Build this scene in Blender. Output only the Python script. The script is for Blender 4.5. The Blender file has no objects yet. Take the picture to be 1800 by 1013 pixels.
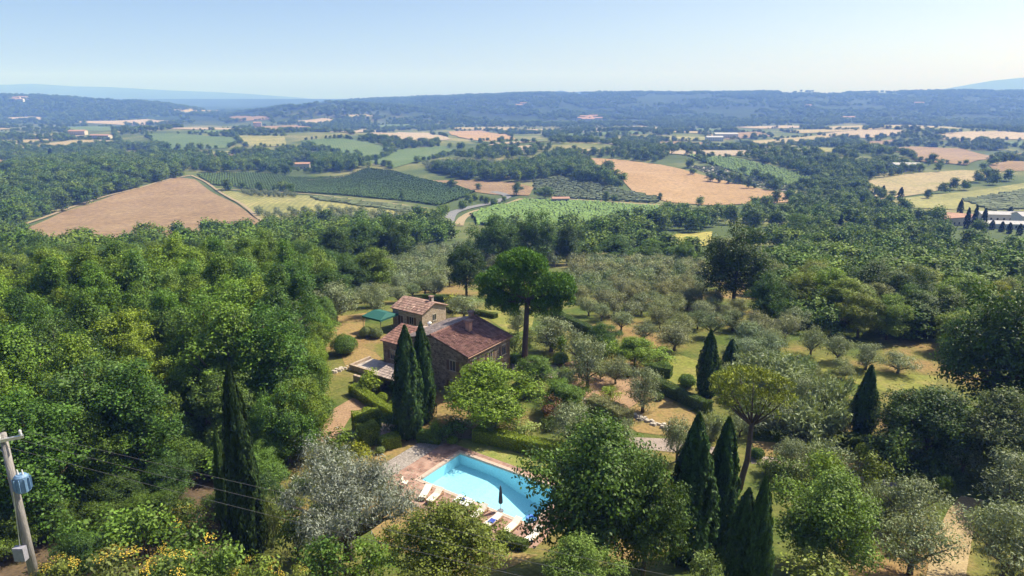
import bpy, math, random
import numpy as np
from mathutils import Vector, Matrix
from mathutils.geometry import delaunay_2d_cdt

# ------------------------------------------------------------------ camera, sky, sun, exposure
sc = bpy.context.scene
COL = sc.collection
CAM_Z = 34.0
PITCH = math.radians(15.86)
cam_d = bpy.data.cameras.new('camera')
cam_d.sensor_width = 36.0
cam_d.lens = 24.0
cam_d.clip_start = 0.5
cam_d.clip_end = 60000
cam = bpy.data.objects.new('camera', cam_d)
cam.location = (0, 0, CAM_Z)
cam.rotation_euler = (math.pi / 2 - PITCH, 0, 0)
COL.objects.link(cam)
sc.camera = cam

SUN_AZ = math.radians(27)      # from +X (right) towards +Y (away)
SUN_EL = math.radians(50)
world = bpy.data.worlds.new('World')
sc.world = world
world.use_nodes = True
wn = world.node_tree
bg = wn.nodes['Background']
sky = wn.nodes.new('ShaderNodeTexSky')
sky.sky_type = 'NISHITA'
sky.sun_disc = False
sky.sun_elevation = SUN_EL
sky.sun_rotation = math.pi / 2 - SUN_AZ
sky.altitude = 300
sky.air_density = 0.52
sky.dust_density = 2.2
sky.ozone_density = 2.5
wn.links.new(sky.outputs[0], bg.inputs[0])
bg.inputs[1].default_value = 0.115
sl = bpy.data.lights.new('sun', 'SUN')
sl.energy = 5.0
sl.angle = math.radians(0.53)
sl.color = (1.0, 0.95, 0.87)
sun = bpy.data.objects.new('sun', sl)
sd = Vector((math.cos(SUN_AZ) * math.cos(SUN_EL), math.sin(SUN_AZ) * math.cos(SUN_EL), math.sin(SUN_EL)))
sun.rotation_euler = (-sd).to_track_quat('-Z', 'Y').to_euler()
sun.location = sd * 200
COL.objects.link(sun)
sc.view_settings.view_transform = 'Standard'
sc.view_settings.look = 'None'
sc.view_settings.exposure = 0.68
sc.view_settings.gamma = 1.0
sc.cycles.use_denoising = True
sc.cycles.max_bounces = 6
sc.cycles.diffuse_bounces = 3
sc.cycles.glossy_bounces = 2
sc.cycles.transmission_bounces = 4
sc.cycles.transparent_max_bounces = 12
sc.cycles.volume_bounces = 1
HAZE_DENSITY = 0.00027

# ------------------------------------------------------------------ noise, terrain, pixel helpers
def hash2(ix, iy, seed):
    n = (ix.astype(np.int64) * 374761393 + iy.astype(np.int64) * 668265263 + seed * 974634777) & 0xffffffff
    n = ((n ^ (n >> 13)) * 1274126177) & 0xffffffff
    return ((n ^ (n >> 16)) & 0xffff) / 65535.0

def vnoise(x, y, seed=0):
    x = np.asarray(x, float); y = np.asarray(y, float)
    ix = np.floor(x); iy = np.floor(y); fx = x - ix; fy = y - iy
    fx = fx * fx * (3 - 2 * fx); fy = fy * fy * (3 - 2 * fy)
    a = hash2(ix, iy, seed); b = hash2(ix + 1, iy, seed); c = hash2(ix, iy + 1, seed); d = hash2(ix + 1, iy + 1, seed)
    return (a * (1 - fx) + b * fx) * (1 - fy) + (c * (1 - fx) + d * fx) * fy - 0.5

def sstep(t):
    t = np.clip(t, 0, 1)
    return t * t * (3 - 2 * t)

_PY = [-50, 18, 30, 38, 43, 46, 95, 108, 125, 150, 200, 300, 400, 500, 700, 1000, 1500, 2500, 5000, 20000]
_PZ = [13, 12.5, 7.6, 3.2, 0.7, 0, 0, -0.8, -3, -7, -15, -28, -36, -41, -46, -50, -54, -58, -60, -60]
_fine = np.concatenate([np.arange(-50, 600, 1.0), np.arange(600, 20001, 20.0)])
_prof = np.interp(_fine, _PY, _PZ)
_k = np.ones(9) / 9
_prof[8:620] = np.convolve(_prof, _k, 'same')[8:620]
_lim = (_fine > 47) & (_fine < 92)
_prof[_lim] = 0.0

# crest tables: (distance of the crest, start of the foot, fall behind, [(column, row) ...] of the skyline it makes)
RIDGES = [
    (4300, 2050, 2500, [(-900, 205), (380, 200), (470, 190), (560, 183), (640, 176), (720, 172), (850, 168), (950, 165), (1100, 164),
                        (1250, 162.5), (1500, 163), (1650, 161), (1900, 162), (2600, 158)]),
    (2700, 1850, 700, [(330, 232), (400, 205), (450, 196), (520, 188), (570, 181), (640, 183), (700, 189), (760, 196), (850, 211), (960, 232), (1000, 240)]),
    (3300, 2300, 900, [(-900, 165), (-200, 168), (40, 169), (100, 171), (150, 176), (210, 178), (280, 184), (340, 192), (420, 206)]),
    (7000, 5200, 2000, [(100, 180), (250, 178), (400, 179), (480, 176), (560, 180), (700, 186)]),
    (12500, 9000, 2400, [(-800, 150), (-100, 151), (60, 147), (130, 152), (190, 153), (300, 159), (380, 162), (450, 166), (530, 172), (600, 180)]),
    (11500, 8500, 2400, [(1480, 176), (1600, 165), (1650, 158), (1700, 149), (1740, 142), (1790, 137), (1850, 138), (1950, 142), (2200, 150)]),
    (7300, 5800, 1200, [(900, 174), (955, 166), (975, 161), (986, 159), (1002, 162.5), (1030, 160.5), (1060, 161.5), (1090, 166), (1150, 174)]),
]
BUMPS = [  # x, y, height, radius: rolling hills of the valley
    (-30, 22, 4.0, 16), (60, 640, 9, 120), (-150, 470, 6, 110), (250, 820, 12, 150), (430, 900, 8, 160),
    (-120, 760, 9, 120), (-420, 620, 8, 170), (70, 1000, 14, 170), (560, 700, 8, 150), (-300, 1250, 14, 260),
    (900, 1500, 12, 300), (-700, 1500, 14, 300), (330, 1500, 8, 250),
]

def terrain(x, y):
    x = np.asarray(x, float); y = np.asarray(y, float)
    s = np.where(y > 0, np.hypot(0.5 * x, y), y)
    z = np.interp(s, _fine, _prof)
    amp = sstep((s - 110) / 500)
    z = z + amp * (7 * vnoise(x / 210, y / 210, 3) + 10 * vnoise(x / 560, y / 560, 5) + 1.5 * vnoise(x / 60, y / 60, 8))
    for bx_, by_, bh, br in BUMPS:
        z = z + bh * np.exp(-((x - bx_) ** 2 + (y - by_) ** 2) / (2 * (br * 0.6) ** 2))
    yy = np.maximum(y, 1.0)
    c = 900 + 1247 * x / yy
    for k, (dc, ds, db, tab) in enumerate(RIDGES):
        row = np.interp(c, [t[0] for t in tab], [t[1] for t in tab])
        if k in (0, 1, 2):
            row = row - 2.2 * vnoise(c / 33, 0 * c, 20 + k) - 1.2 * vnoise(c / 11, 0 * c, 30 + k)
        zc = CAM_Z + dc * (165.5 - row) / 1297.0
        wob = 260 * vnoise(x / 420, y / 1500, 40 + k) + 160 * vnoise(x / 190, y / 900, 50 + k) if k < 3 else 0
        f = np.where(y < dc, sstep((y + wob * sstep((dc - y) / 500) - ds) / (dc - ds)), sstep(1 - (y - dc) / db))
        rough = (7 * vnoise(x / 130, y / 130, 60 + k) + 4 * vnoise(x / 50, y / 60, 70 + k)) if k < 3 else 0
        z = np.maximum(z, z + f * (zc - z + rough * (1 - f) * 4)) if True else z
    # keep the villa terrace level
    flat = sstep((30 - np.abs(x + 6)) / 8) * sstep((y - 43) / 3) * sstep((96 - y) / 8)
    z = z * (1 - flat)
    return z

F_PX = 1200.0
CP, SP = math.cos(PITCH), math.sin(PITCH)
def px_ray(px, py):
    px = np.asarray(px, float); py = np.asarray(py, float)
    u = (px - 900) / F_PX; v = (py - 506.5) / F_PX
    return u, CP - v * SP, -SP - v * CP
def to_px(x, y, z):
    dz = np.asarray(z, float) - CAM_Z
    dep = y * CP - dz * SP
    dep = np.where(dep < 0.1, 0.1, dep)
    return 900 + F_PX * x / dep, 506.5 + F_PX * (-dz * CP - y * SP) / dep
_STEPS = 14.0 * 1.006 ** np.arange(1130)
def ground_at(px, py):
    """first hit of a pixel's ray with the terrain -> x, y, z arrays"""
    dx, dy, dz = px_ray(np.atleast_1d(px), np.atleast_1d(py))
    ox = np.zeros(len(dx)); oy = np.zeros(len(dx))
    for i in range(len(dx)):
        t = _STEPS / dy[i]
        gap = CAM_Z + t * dz[i] - terrain(t * dx[i], t * dy[i])
        k = np.argmax(gap < 0)
        if gap[k] >= 0:
            k = len(t) - 1
        k = max(k, 1)
        t0, t1 = t[k - 1], t[k]
        g0, g1 = gap[k - 1], gap[k]
        tt = t0 + (t1 - t0) * (g0 / (g0 - g1) if g0 != g1 else 0)
        ox[i], oy[i] = tt * dx[i], tt * dy[i]
    return ox, oy, terrain(ox, oy)
def gp(px, py):
    x, y, z = ground_at([px], [py])
    return float(x[0]), float(y[0]), float(z[0])
def tz(x, y):
    return float(terrain(np.array([x]), np.array([y]))[0])
def in_poly(x, y, poly):
    x = np.asarray(x); y = np.asarray(y)
    r = np.zeros(x.shape, bool)
    n = len(poly)
    for i in range(n):
        x0, y0 = poly[i]; x1, y1 = poly[(i + 1) % n]
        if y0 == y1:
            continue
        c = ((y0 > y) != (y1 > y)) & (x < (x1 - x0) * (y - y0) / (y1 - y0) + x0)
        r ^= c
    return r

# ------------------------------------------------------------------ object helpers
def tag(o, label=None, cat=None, group=None, kind=None):
    if label: o['label'] = label
    if cat: o['category'] = cat
    if group: o['group'] = group
    if kind: o['kind'] = kind
    return o
def link(name, data, parent=None, loc=None, rot=None, scale=None, color=None):
    o = bpy.data.objects.new(name, data)
    COL.objects.link(o)
    if parent is not None: o.parent = parent
    if loc is not None: o.location = loc
    if rot is not None: o.rotation_euler = rot
    if scale is not None: o.scale = scale
    if color is not None: o.color = (color[0], color[1], color[2], 1)
    return o
def mesh_np(name, verts, faces, mats=(), mat_idx=None, smooth=False, tint=None):
    """verts (n,3); faces list or (m,k) array; tint per face colour factor stored per corner"""
    me = bpy.data.meshes.new(name)
    verts = np.asarray(verts, np.float32)
    if isinstance(faces, np.ndarray):
        m, k = faces.shape
        me.vertices.add(len(verts)); me.vertices.foreach_set('co', verts.ravel())
        me.loops.add(m * k); me.loops.foreach_set('vertex_index', faces.astype(np.int32).ravel())
        me.polygons.add(m)
        me.polygons.foreach_set('loop_start', np.arange(0, m * k, k, dtype=np.int32))
        me.polygons.foreach_set('loop_total', np.full(m, k, np.int32))
        me.update(calc_edges=True)
    else:
        me.from_pydata([tuple(v) for v in verts], [], faces)
        me.update()
    for mt in mats: me.materials.append(mt)
    if mat_idx is not None: me.polygons.foreach_set('material_index', np.asarray(mat_idx, np.int32))
    if smooth: me.polygons.foreach_set('use_smooth', np.ones(len(me.polygons), bool))
    if tint is not None:
        at = me.attributes.new('tint', 'FLOAT', 'FACE')
        at.data.foreach_set('value', np.asarray(tint, np.float32))
    return me

class MB:
    """collects boxes, tubes and polygons into one mesh"""
    def __init__(self): self.v = []; self.f = []; self.m = []; self.t = []
    def add(self, vs, fs, m=0, t=1.0):
        b = len(self.v); self.v += [tuple(p) for p in vs]
        for f in fs:
            self.f.append([b + i for i in f]); self.m.append(m); self.t.append(t)
        return self
    def box(self, x0, x1, y0, y1, z0, z1, m=0, t=1.0, fr=None):
        vs = [(x, y, z) for z in (z0, z1) for x, y in ((x0, y0), (x1, y0), (x1, y1), (x0, y1))]
        if fr: vs = [fr(*p) for p in vs]
        return self.add(vs, [(3, 2, 1, 0), (4, 5, 6, 7), (0, 1, 5, 4), (1, 2, 6, 5), (2, 3, 7, 6), (3, 0, 4, 7)], m, t)
    def tube(self, pts, rad, n=7, m=0, cap=True):
        pts = [Vector(p) for p in pts]
        rings = []
        for i, p in enumerate(pts):
            d = (pts[min(i + 1, len(pts) - 1)] - pts[max(i - 1, 0)]).normalized()
            a = d.cross(Vector((0.31, 0.95, 0.02)))
            if a.length < 1e-3: a = d.cross(Vector((1, 0, 0)))
            a.normalize(); b = d.cross(a)
            r = rad[i] if hasattr(rad, '__len__') else rad
            rings.append([p + (a * math.cos(2 * math.pi * k / n) + b * math.sin(2 * math.pi * k / n)) * r for k in range(n)])
        vs = [q for rg in rings for q in rg]
        fs = []
        for i in range(len(pts) - 1):
            for k in range(n):
                fs.append((i * n + k, i * n + (k + 1) % n, (i + 1) * n + (k + 1) % n, (i + 1) * n + k))
        if cap:
            fs.append(tuple(range(n - 1, -1, -1))); fs.append(tuple((len(pts) - 1) * n + k for k in range(n)))
        return self.add(vs, fs, m)
    def build(self, name, mats, parent=None, smooth=False, **kw):
        if not isinstance(mats, (list, tuple)): mats = [mats]
        me = mesh_np(name, self.v, self.f, mats, self.m, smooth, self.t)
        return link(name, me, parent, **kw)

# ------------------------------------------------------------------ materials
def nodes_of(m):
    m.use_nodes = True
    return m.node_tree.nodes, m.node_tree.links
def ramp(nd, stops):
    r = nd.new('ShaderNodeValToRGB')
    el = r.color_ramp.elements
    while len(el) < len(stops): el.new(0.5)
    for e, (p, c) in zip(el, stops):
        e.position = p; e.color = (c[0], c[1], c[2], 1)
    return r
def surf(name, c1, c2, scale=3.0, rough=0.85, bump=0.0, c3=None, detail=6, stretch=None, spec=0.2, scale2=None, use_tint=False):
    """two or three colours mixed by noise, with a fine bump"""
    m = bpy.data.materials.new(name)
    nd, ln = nodes_of(m)
    b = nd['Principled BSDF']
    b.inputs['Roughness'].default_value = rough
    b.inputs['Specular IOR Level'].default_value = spec
    tc = nd.new('ShaderNodeTexCoord'); mp = nd.new('ShaderNodeMapping')
    ln.new(tc.outputs['Object'], mp.inputs[0])
    if stretch: mp.inputs['Scale'].default_value = stretch
    n1 = nd.new('ShaderNodeTexNoise'); n1.inputs['Scale'].default_value = scale; n1.inputs['Detail'].default_value = detail
    n1.inputs['Roughness'].default_value = 0.65
    ln.new(mp.outputs[0], n1.inputs['Vector'])
    stops = [(0.32, c1), (0.68, c2)] if c3 is None else [(0.28, c1), (0.5, c2), (0.72, c3)]
    r = ramp(nd, stops); ln.new(n1.outputs[0], r.inputs[0])
    out = r.outputs[0]
    n2 = nd.new('ShaderNodeTexNoise'); n2.inputs['Scale'].default_value = scale2 or scale * 9; n2.inputs['Detail'].default_value = 4
    ln.new(mp.outputs[0], n2.inputs['Vector'])
    mul = nd.new('ShaderNodeMix'); mul.data_type = 'RGBA'; mul.blend_type = 'MULTIPLY'; mul.inputs[0].default_value = 1.0
    r2 = ramp(nd, [(0.25, (0.62, 0.62, 0.62)), (0.75, (1.25, 1.25, 1.25))]); ln.new(n2.outputs[0], r2.inputs[0])
    ln.new(out, mul.inputs[6]); ln.new(r2.outputs[0], mul.inputs[7]); out = mul.outputs[2]
    if use_tint:
        at = nd.new('ShaderNodeAttribute'); at.attribute_name = 'tint'
        mu2 = nd.new('ShaderNodeMix'); mu2.data_type = 'RGBA'; mu2.blend_type = 'MULTIPLY'; mu2.inputs[0].default_value = 1.0
        cb = nd.new('ShaderNodeCombineColor')
        for i in range(3): ln.new(at.outputs['Fac'], cb.inputs[i])
        ln.new(out, mu2.inputs[6]); ln.new(cb.outputs[0], mu2.inputs[7]); out = mu2.outputs[2]
    ln.new(out, b.inputs['Base Color'])
    if bump:
        bp = nd.new('ShaderNodeBump'); bp.inputs['Strength'].default_value = bump; bp.inputs['Distance'].default_value = 0.08
        ln.new(n2.outputs[0], bp.inputs['Height']); ln.new(bp.outputs[0], b.inputs['Normal'])
    return m
def stone_mat(name, cols, scale=2.6, mortar=(0.30, 0.25, 0.20), flat_z=1.6):
    m = bpy.data.materials.new(name); nd, ln = nodes_of(m)
    b = nd['Principled BSDF']; b.inputs['Roughness'].default_value = 0.9; b.inputs['Specular IOR Level'].default_value = 0.15
    tc = nd.new('ShaderNodeTexCoord'); mp = nd.new('ShaderNodeMapping'); mp.inputs['Scale'].default_value = (1, 1, flat_z)
    ln.new(tc.outputs['Object'], mp.inputs[0])
    nz = nd.new('ShaderNodeTexNoise'); nz.inputs['Scale'].default_value = 3; ln.new(mp.outputs[0], nz.inputs['Vector'])
    mx = nd.new('ShaderNodeMix'); mx.data_type = 'RGBA'; mx.blend_type = 'LINEAR_LIGHT'; mx.inputs[0].default_value = 0.08
    ln.new(mp.outputs[0], mx.inputs[6]); ln.new(nz.outputs['Color'], mx.inputs[7])
    v = nd.new('ShaderNodeTexVoronoi'); v.inputs['Scale'].default_value = scale; ln.new(mx.outputs[2], v.inputs['Vector'])
    ve = nd.new('ShaderNodeTexVoronoi'); ve.feature = 'DISTANCE_TO_EDGE'; ve.inputs['Scale'].default_value = scale; ln.new(mx.outputs[2], ve.inputs['Vector'])
    sp = nd.new('ShaderNodeSeparateColor'); ln.new(v.outputs['Color'], sp.inputs[0])
    n = len(cols)
    r = ramp(nd, [(i / (n - 1), c) for i, c in enumerate(cols)]); ln.new(sp.outputs[0], r.inputs[0])
    e = ramp(nd, [(0.02, (0, 0, 0)), (0.07, (1, 1, 1))]); ln.new(ve.outputs[0], e.inputs[0])
    m2 = nd.new('ShaderNodeMix'); m2.data_type = 'RGBA'; ln.new(e.outputs[0], m2.inputs[0])
    m2.inputs[6].default_value = (*mortar, 1); ln.new(r.outputs[0], m2.inputs[7])
    ln.new(m2.outputs[2], b.inputs['Base Color'])
    bp = nd.new('ShaderNodeBump'); bp.inputs['Strength'].default_value = 0.7; bp.inputs['Distance'].default_value = 0.05
    ln.new(e.outputs[0], bp.inputs['Height']); ln.new(bp.outputs[0], b.inputs['Normal'])
    return m
def plain(name, c, rough=0.6, metal=0.0, spec=0.4):
    m = bpy.data.materials.new(name); nd, ln = nodes_of(m)
    b = nd['Principled BSDF']; b.inputs['Roughness'].default_value = rough; b.inputs['Metallic'].default_value = metal
    b.inputs['Specular IOR Level'].default_value = spec
    tc = nd.new('ShaderNodeTexCoord'); n = nd.new('ShaderNodeTexNoise'); n.inputs['Scale'].default_value = 6; n.inputs['Detail'].default_value = 5
    ln.new(tc.outputs['Object'], n.inputs['Vector'])
    r = ramp(nd, [(0.3, [q * 0.82 for q in c]), (0.7, [min(1, q * 1.1) for q in c])]); ln.new(n.outputs[0], r.inputs[0])
    ln.new(r.outputs[0], b.inputs['Base Color'])
    return m
def leaf_mat(name, trans=0.3, gloss=0.25, rand=None, sat_=(1.13, 1.17, 0.76)):
    """leaf colour = object colour (or a ramp over the per-instance random) x per-leaf tint"""
    m = bpy.data.materials.new(name); nd, ln = nodes_of(m)
    b = nd['Principled BSDF']; b.inputs['Roughness'].default_value = 0.55; b.inputs['Specular IOR Level'].default_value = gloss
    oi = nd.new('ShaderNodeObjectInfo')
    if rand:
        r = ramp(nd, [(i / (len(rand) - 1), c) for i, c in enumerate(rand)]); ln.new(oi.outputs['Random'], r.inputs[0]); base = r.outputs[0]
    else:
        base = oi.outputs['Color']
    at = nd.new('ShaderNodeAttribute'); at.attribute_name = 'tint'
    cb = nd.new('ShaderNodeCombineColor')
    for i in range(3): ln.new(at.outputs['Fac'], cb.inputs[i])
    mu = nd.new('ShaderNodeMix'); mu.data_type = 'RGBA'; mu.blend_type = 'MULTIPLY'; mu.inputs[0].default_value = 1.0
    sat = nd.new('ShaderNodeMix'); sat.data_type = 'RGBA'; sat.blend_type = 'MULTIPLY'; sat.inputs[0].default_value = 1.0
    sat.inputs[7].default_value = (*sat_, 1); ln.new(base, sat.inputs[6]); base = sat.outputs[2]
    ln.new(base, mu.inputs[6]); ln.new(cb.outputs[0], mu.inputs[7])
    ln.new(mu.outputs[2], b.inputs['Base Color'])
    tr = nd.new('ShaderNodeBsdfTranslucent')
    hs = nd.new('ShaderNodeMix'); hs.data_type = 'RGBA'; hs.blend_type = 'MULTIPLY'; hs.inputs[0].default_value = 1.0
    hs.inputs[7].default_value = (1.5, 1.45, 0.6, 1)
    ln.new(mu.outputs[2], hs.inputs[6]); ln.new(hs.outputs[2], tr.inputs[0])
    ms = nd.new('ShaderNodeMixShader'); ms.inputs[0].default_value = trans
    ln.new(b.outputs[0], ms.inputs[1]); ln.new(tr.outputs[0], ms.inputs[2])
    ln.new(ms.outputs[0], nd['Material Output'].inputs[0])
    return m

M = {}
M['leaf'] = leaf_mat('leaf', 0.22)
M['leaf_grey'] = leaf_mat('leaf_grey', 0.2, 0.3, sat_=(0.98, 1.0, 1.08))
M['needle'] = leaf_mat('needle', 0.12, 0.15)
M['far_leaf'] = leaf_mat('far_leaf', 0.12, 0.1, rand=[(0.075, 0.13, 0.028), (0.105, 0.165, 0.036), (0.055, 0.10, 0.026), (0.15, 0.20, 0.045), (0.08, 0.125, 0.04), (0.125, 0.17, 0.06), (0.065, 0.115, 0.028)])
M['far_olive'] = leaf_mat('far_olive', 0.12, 0.1, rand=[(0.20, 0.23, 0.12), (0.16, 0.20, 0.10), (0.22, 0.245, 0.14)], sat_=(0.98, 1.0, 1.08))
M['far_cypress'] = leaf_mat('far_cypress', 0.05, 0.1, rand=[(0.02, 0.04, 0.018), (0.03, 0.052, 0.022)])
M['bark'] = surf('bark', (0.09, 0.065, 0.045), (0.17, 0.13, 0.10), 3, 0.95, 0.5, stretch=(1, 1, 0.3))
M['_bark_pale'] = surf('bark_pale', (0.20, 0.16, 0.13), (0.32, 0.27, 0.22), 3, 0.95, 0.5, stretch=(1, 1, 0.3))
M['flower_yellow'] = plain('flower_yellow', (0.55, 0.38, 0.04), 0.8)
# ------------------------------------------------------------------ the ground sheet
U = Vector((0.565, 0.825)).normalized()      # away and right: along the pool's short side and the house ridge
W = Vector((-U.y, U.x))                      # away and left
POOL0 = Vector((-8.45, 55.4))                # near-left corner of the water
POOL_S, POOL_L = 5.9, 12.0
def pool_fr(a, l, z): # a along U, l along -W
    p = POOL0 + U * a - W * l
    return (p.x, p.y, z)

def ground_material():
    m = bpy.data.materials.new('ground_soil_and_dry_grass'); nd, ln = nodes_of(m)
    b = nd['Principled BSDF']; b.inputs['Roughness'].default_value = 0.95; b.inputs['Specular IOR Level'].default_value = 0.1
    tc = nd.new('ShaderNodeTexCoord')
    def noise(s, d=6, off=0.0):
        n = nd.new('ShaderNodeTexNoise'); n.inputs['Scale'].default_value = s; n.inputs['Detail'].default_value = d; n.inputs['Roughness'].default_value = 0.62
        mp = nd.new('ShaderNodeMapping'); mp.inputs['Location'].default_value = (off, off * 1.7, 0)
        ln.new(tc.outputs['Object'], mp.inputs[0]); ln.new(mp.outputs[0], n.inputs['Vector'])
        return n.outputs[0]
    def mix(f, a, c, mode='MIX'):
        x = nd.new('ShaderNodeMix'); x.data_type = 'RGBA'; x.blend_type = mode
        if isinstance(f, float): x.inputs[0].default_value = f
        else: ln.new(f, x.inputs[0])
        for k, q in ((6, a), (7, c)):
            if isinstance(q, tuple): x.inputs[k].default_value = (*q, 1)
            else: ln.new(q, x.inputs[k])
        return x.outputs[2]
    # garden: straw, ochre and green grass
    g = ramp(nd, [(0.28, (0.25, 0.15, 0.07)), (0.38, (0.26, 0.18, 0.075)), (0.46, (0.165, 0.16, 0.045)), (0.58, (0.085, 0.12, 0.027))])
    ln.new(noise(0.075, 7, 3.1), g.inputs[0])
    g2 = ramp(nd, [(0.3, (0.6, 0.6, 0.6)), (0.7, (1.25, 1.25, 1.25))]); ln.new(noise(2.2, 8), g2.inputs[0])
    garden = mix(1.0, g.outputs[0], g2.outputs[0], 'MULTIPLY')
    # valley floor between the fields: scrub and grass
    v = ramp(nd, [(0.30, (0.06, 0.085, 0.032)), (0.46, (0.085, 0.115, 0.04)), (0.56, (0.15, 0.16, 0.06)), (0.70, (0.30, 0.25, 0.13))])
    ln.new(noise(0.011, 8, 7.0), v.inputs[0])
    # wooded hills: crowns too far off to tell apart
    vo = nd.new('ShaderNodeTexVoronoi'); vo.inputs['Scale'].default_value = 0.06; ln.new(tc.outputs['Object'], vo.inputs['Vector'])
    h = ramp(nd, [(0.0, (0.045, 0.075, 0.03)), (0.6, (0.026, 0.045, 0.019)), (1.0, (0.012, 0.021, 0.01))]); ln.new(vo.outputs[0], h.inputs[0])
    hb = ramp(nd, [(0.30, (0.7, 0.72, 0.7)), (0.52, (1.0, 1.0, 1.0)), (0.64, (1.2, 1.25, 1.1)), (0.72, (2.4, 2.2, 1.8)), (0.84, (3.4, 2.9, 2.3))])
    ln.new(noise(0.0032, 6, 2.0), hb.inputs[0])
    hill = mix(1.0, h.outputs[0], hb.outputs[0], 'MULTIPLY')
    sx = nd.new('ShaderNodeSeparateXYZ'); ln.new(tc.outputs['Object'], sx.inputs[0])
    f1 = nd.new('ShaderNodeMapRange'); f1.inputs[1].default_value = 110; f1.inputs[2].default_value = 260; ln.new(sx.outputs[1], f1.inputs[0])
    f2 = nd.new('ShaderNodeMapRange'); f2.inputs[1].default_value = 1900; f2.inputs[2].default_value = 2500; ln.new(sx.outputs[1], f2.inputs[0])
    col = mix(f2.outputs[0], mix(f1.outputs[0], garden, v.outputs[0]), hill)
    ln.new(col, b.inputs['Base Color'])
    bp = nd.new('ShaderNodeBump'); bp.inputs['Strength'].default_value = 0.6; bp.inputs['Distance'].default_value = 0.12
    ln.new(noise(5.0, 6), bp.inputs['Height']); ln.new(bp.outputs[0], b.inputs['Normal'])
    return m

def build_ground():
    th = np.concatenate([np.arange(-180, -48, 4.0), np.arange(-48, 48, 0.2), np.arange(48, 180, 4.0)])
    th = np.radians(th)
    r = 5.0 * 1.0155 ** np.arange(520)
    r = np.append(r[r < 15200], 15600.0)
    TH, R = np.meshgrid(th, r)
    X = R * np.sin(TH); Y = R * np.cos(TH)
    Z = terrain(X, Y)
    # sink the sheet under the pool basin
    dx = X - POOL0.x; dy = Y - POOL0.y
    a = dx * U.x + dy * U.y; l = -(dx * W.x + dy * W.y)
    hole = (a > -0.85) & (a < POOL_S + 0.85) & (l > -0.6) & (l < POOL_L + 0.6)
    Z = np.where(hole, -3.2, Z)
    n, k = X.shape
    V = np.stack([X.ravel(), Y.ravel(), Z.ravel()], 1)
    i = np.arange(n - 1)[:, None]; j = np.arange(k)[None, :]
    jn = (j + 1) % k
    F = np.stack([i * k + j, i * k + jn, (i + 1) * k + jn, (i + 1) * k + j], -1).reshape(-1, 4)
    c0 = len(V)
    V = np.vstack([V, [[0, 0, tz(0, 0)]]])
    F = F[:, ::-1]
    me = mesh_np('ground', V, F, [ground_material()], smooth=True)
    o = link('ground', me)
    tag(o, 'rolling ground of dry grass, scrub and wooded hills', 'ground', kind='structure')
build_ground()

# ------------------------------------------------------------------ draped patches: fields, roads, lawns
FIELDS_PX = []          # polygons in pixels on which no wild tree grows
def drape(name, poly, mat, off=0.1, step=6.0, label=None, cat='field', kind='structure'):
    """poly: world (x, y) points"""
    P = np.array(poly)
    # resample the boundary
    B = []
    for i in range(len(P)):
        p, q = P[i], P[(i + 1) % len(P)]
        n = max(1, int(np.hypot(*(q - p)) / step))
        for t in range(n): B.append(p + (q - p) * t / n)
    B = np.array(B)
    x0, y0 = P.min(0); x1, y1 = P.max(0)
    gx, gy = np.meshgrid(np.arange(x0, x1, step), np.arange(y0, y1, step))
    ins = in_poly(gx, gy, [tuple(p) for p in P])
    G = np.stack([gx[ins], gy[ins]], 1) + 0.01
    pts = [Vector((float(a), float(b))) for a, b in np.vstack([B, G])]
    nb = len(B)
    vs, es, fs, *_ = delaunay_2d_cdt(pts, [(i, (i + 1) % nb) for i in range(nb)], [list(range(nb))], 1, 1e-4)
    xy = np.array([(v.x, v.y) for v in vs])
    if len(fs) == 0: return None
    z = terrain(xy[:, 0], xy[:, 1]) + off
    me = mesh_np(name, np.column_stack([xy, z]), [list(f) for f in fs], [mat], smooth=True)
    # make all faces look up
    if me.polygons[0].normal.z < 0: me.flip_normals()
    o = link(name, me)
    tag(o, label, cat, kind=kind)
    return o
def px_poly(pp):
    x, y, z = ground_at([p[0] for p in pp], [p[1] for p in pp])
    return list(zip(x.tolist(), y.tolist()))
def field(name, pp, mat, label, off=None, grow=True):
    wp = px_poly(pp)
    d = np.mean([q[1] for q in wp])
    FIELDS_PX.append(pp)
    drape(name, wp, mat, off or (0.12 + d * 0.0006), max(1.0, d * 0.012), label)
    return wp
def ribbon(name, pp, width, mat, label, off=0.2, cat='road', world=False, step=None):
    if world: pts = np.array(pp, float)
    else: pts = np.array(px_poly(pp))
    # Catmull-Rom smoothing
    Q = []
    n = len(pts)
    for i in range(n - 1):
        p0, p1, p2, p3 = pts[max(i - 1, 0)], pts[i], pts[i + 1], pts[min(i + 2, n - 1)]
        m = max(3, int(np.hypot(*(p2 - p1)) / (step or width)))
        for t in np.arange(m) / m:
            Q.append(0.5 * ((2 * p1) + (p2 - p0) * t + (2 * p0 - 5 * p1 + 4 * p2 - p3) * t ** 2 + (3 * p1 - p0 - 3 * p2 + p3) * t ** 3))
    Q.append(pts[-1]); Q = np.array(Q)
    T = np.gradient(Q, axis=0); T /= np.maximum(1e-6, np.hypot(T[:, 0], T[:, 1]))[:, None]
    N = np.column_stack([-T[:, 1], T[:, 0]])
    rows = []
    for s in (-0.5, -0.25, 0, 0.25, 0.5):
        e = Q + N * (s * width)
        rows.append(np.column_stack([e, terrain(e[:, 0], e[:, 1]) + off]))
    V = np.concatenate(rows); k = len(Q)
    F = [(s * k + i, s * k + i + 1, (s + 1) * k + i + 1, (s + 1) * k + i) for s in range(4) for i in range(k - 1)]
    me = mesh_np(name, V, F, [mat], smooth=True)
    o = link(name, me); tag(o, label, cat, kind='structure')
    return Q

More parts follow.
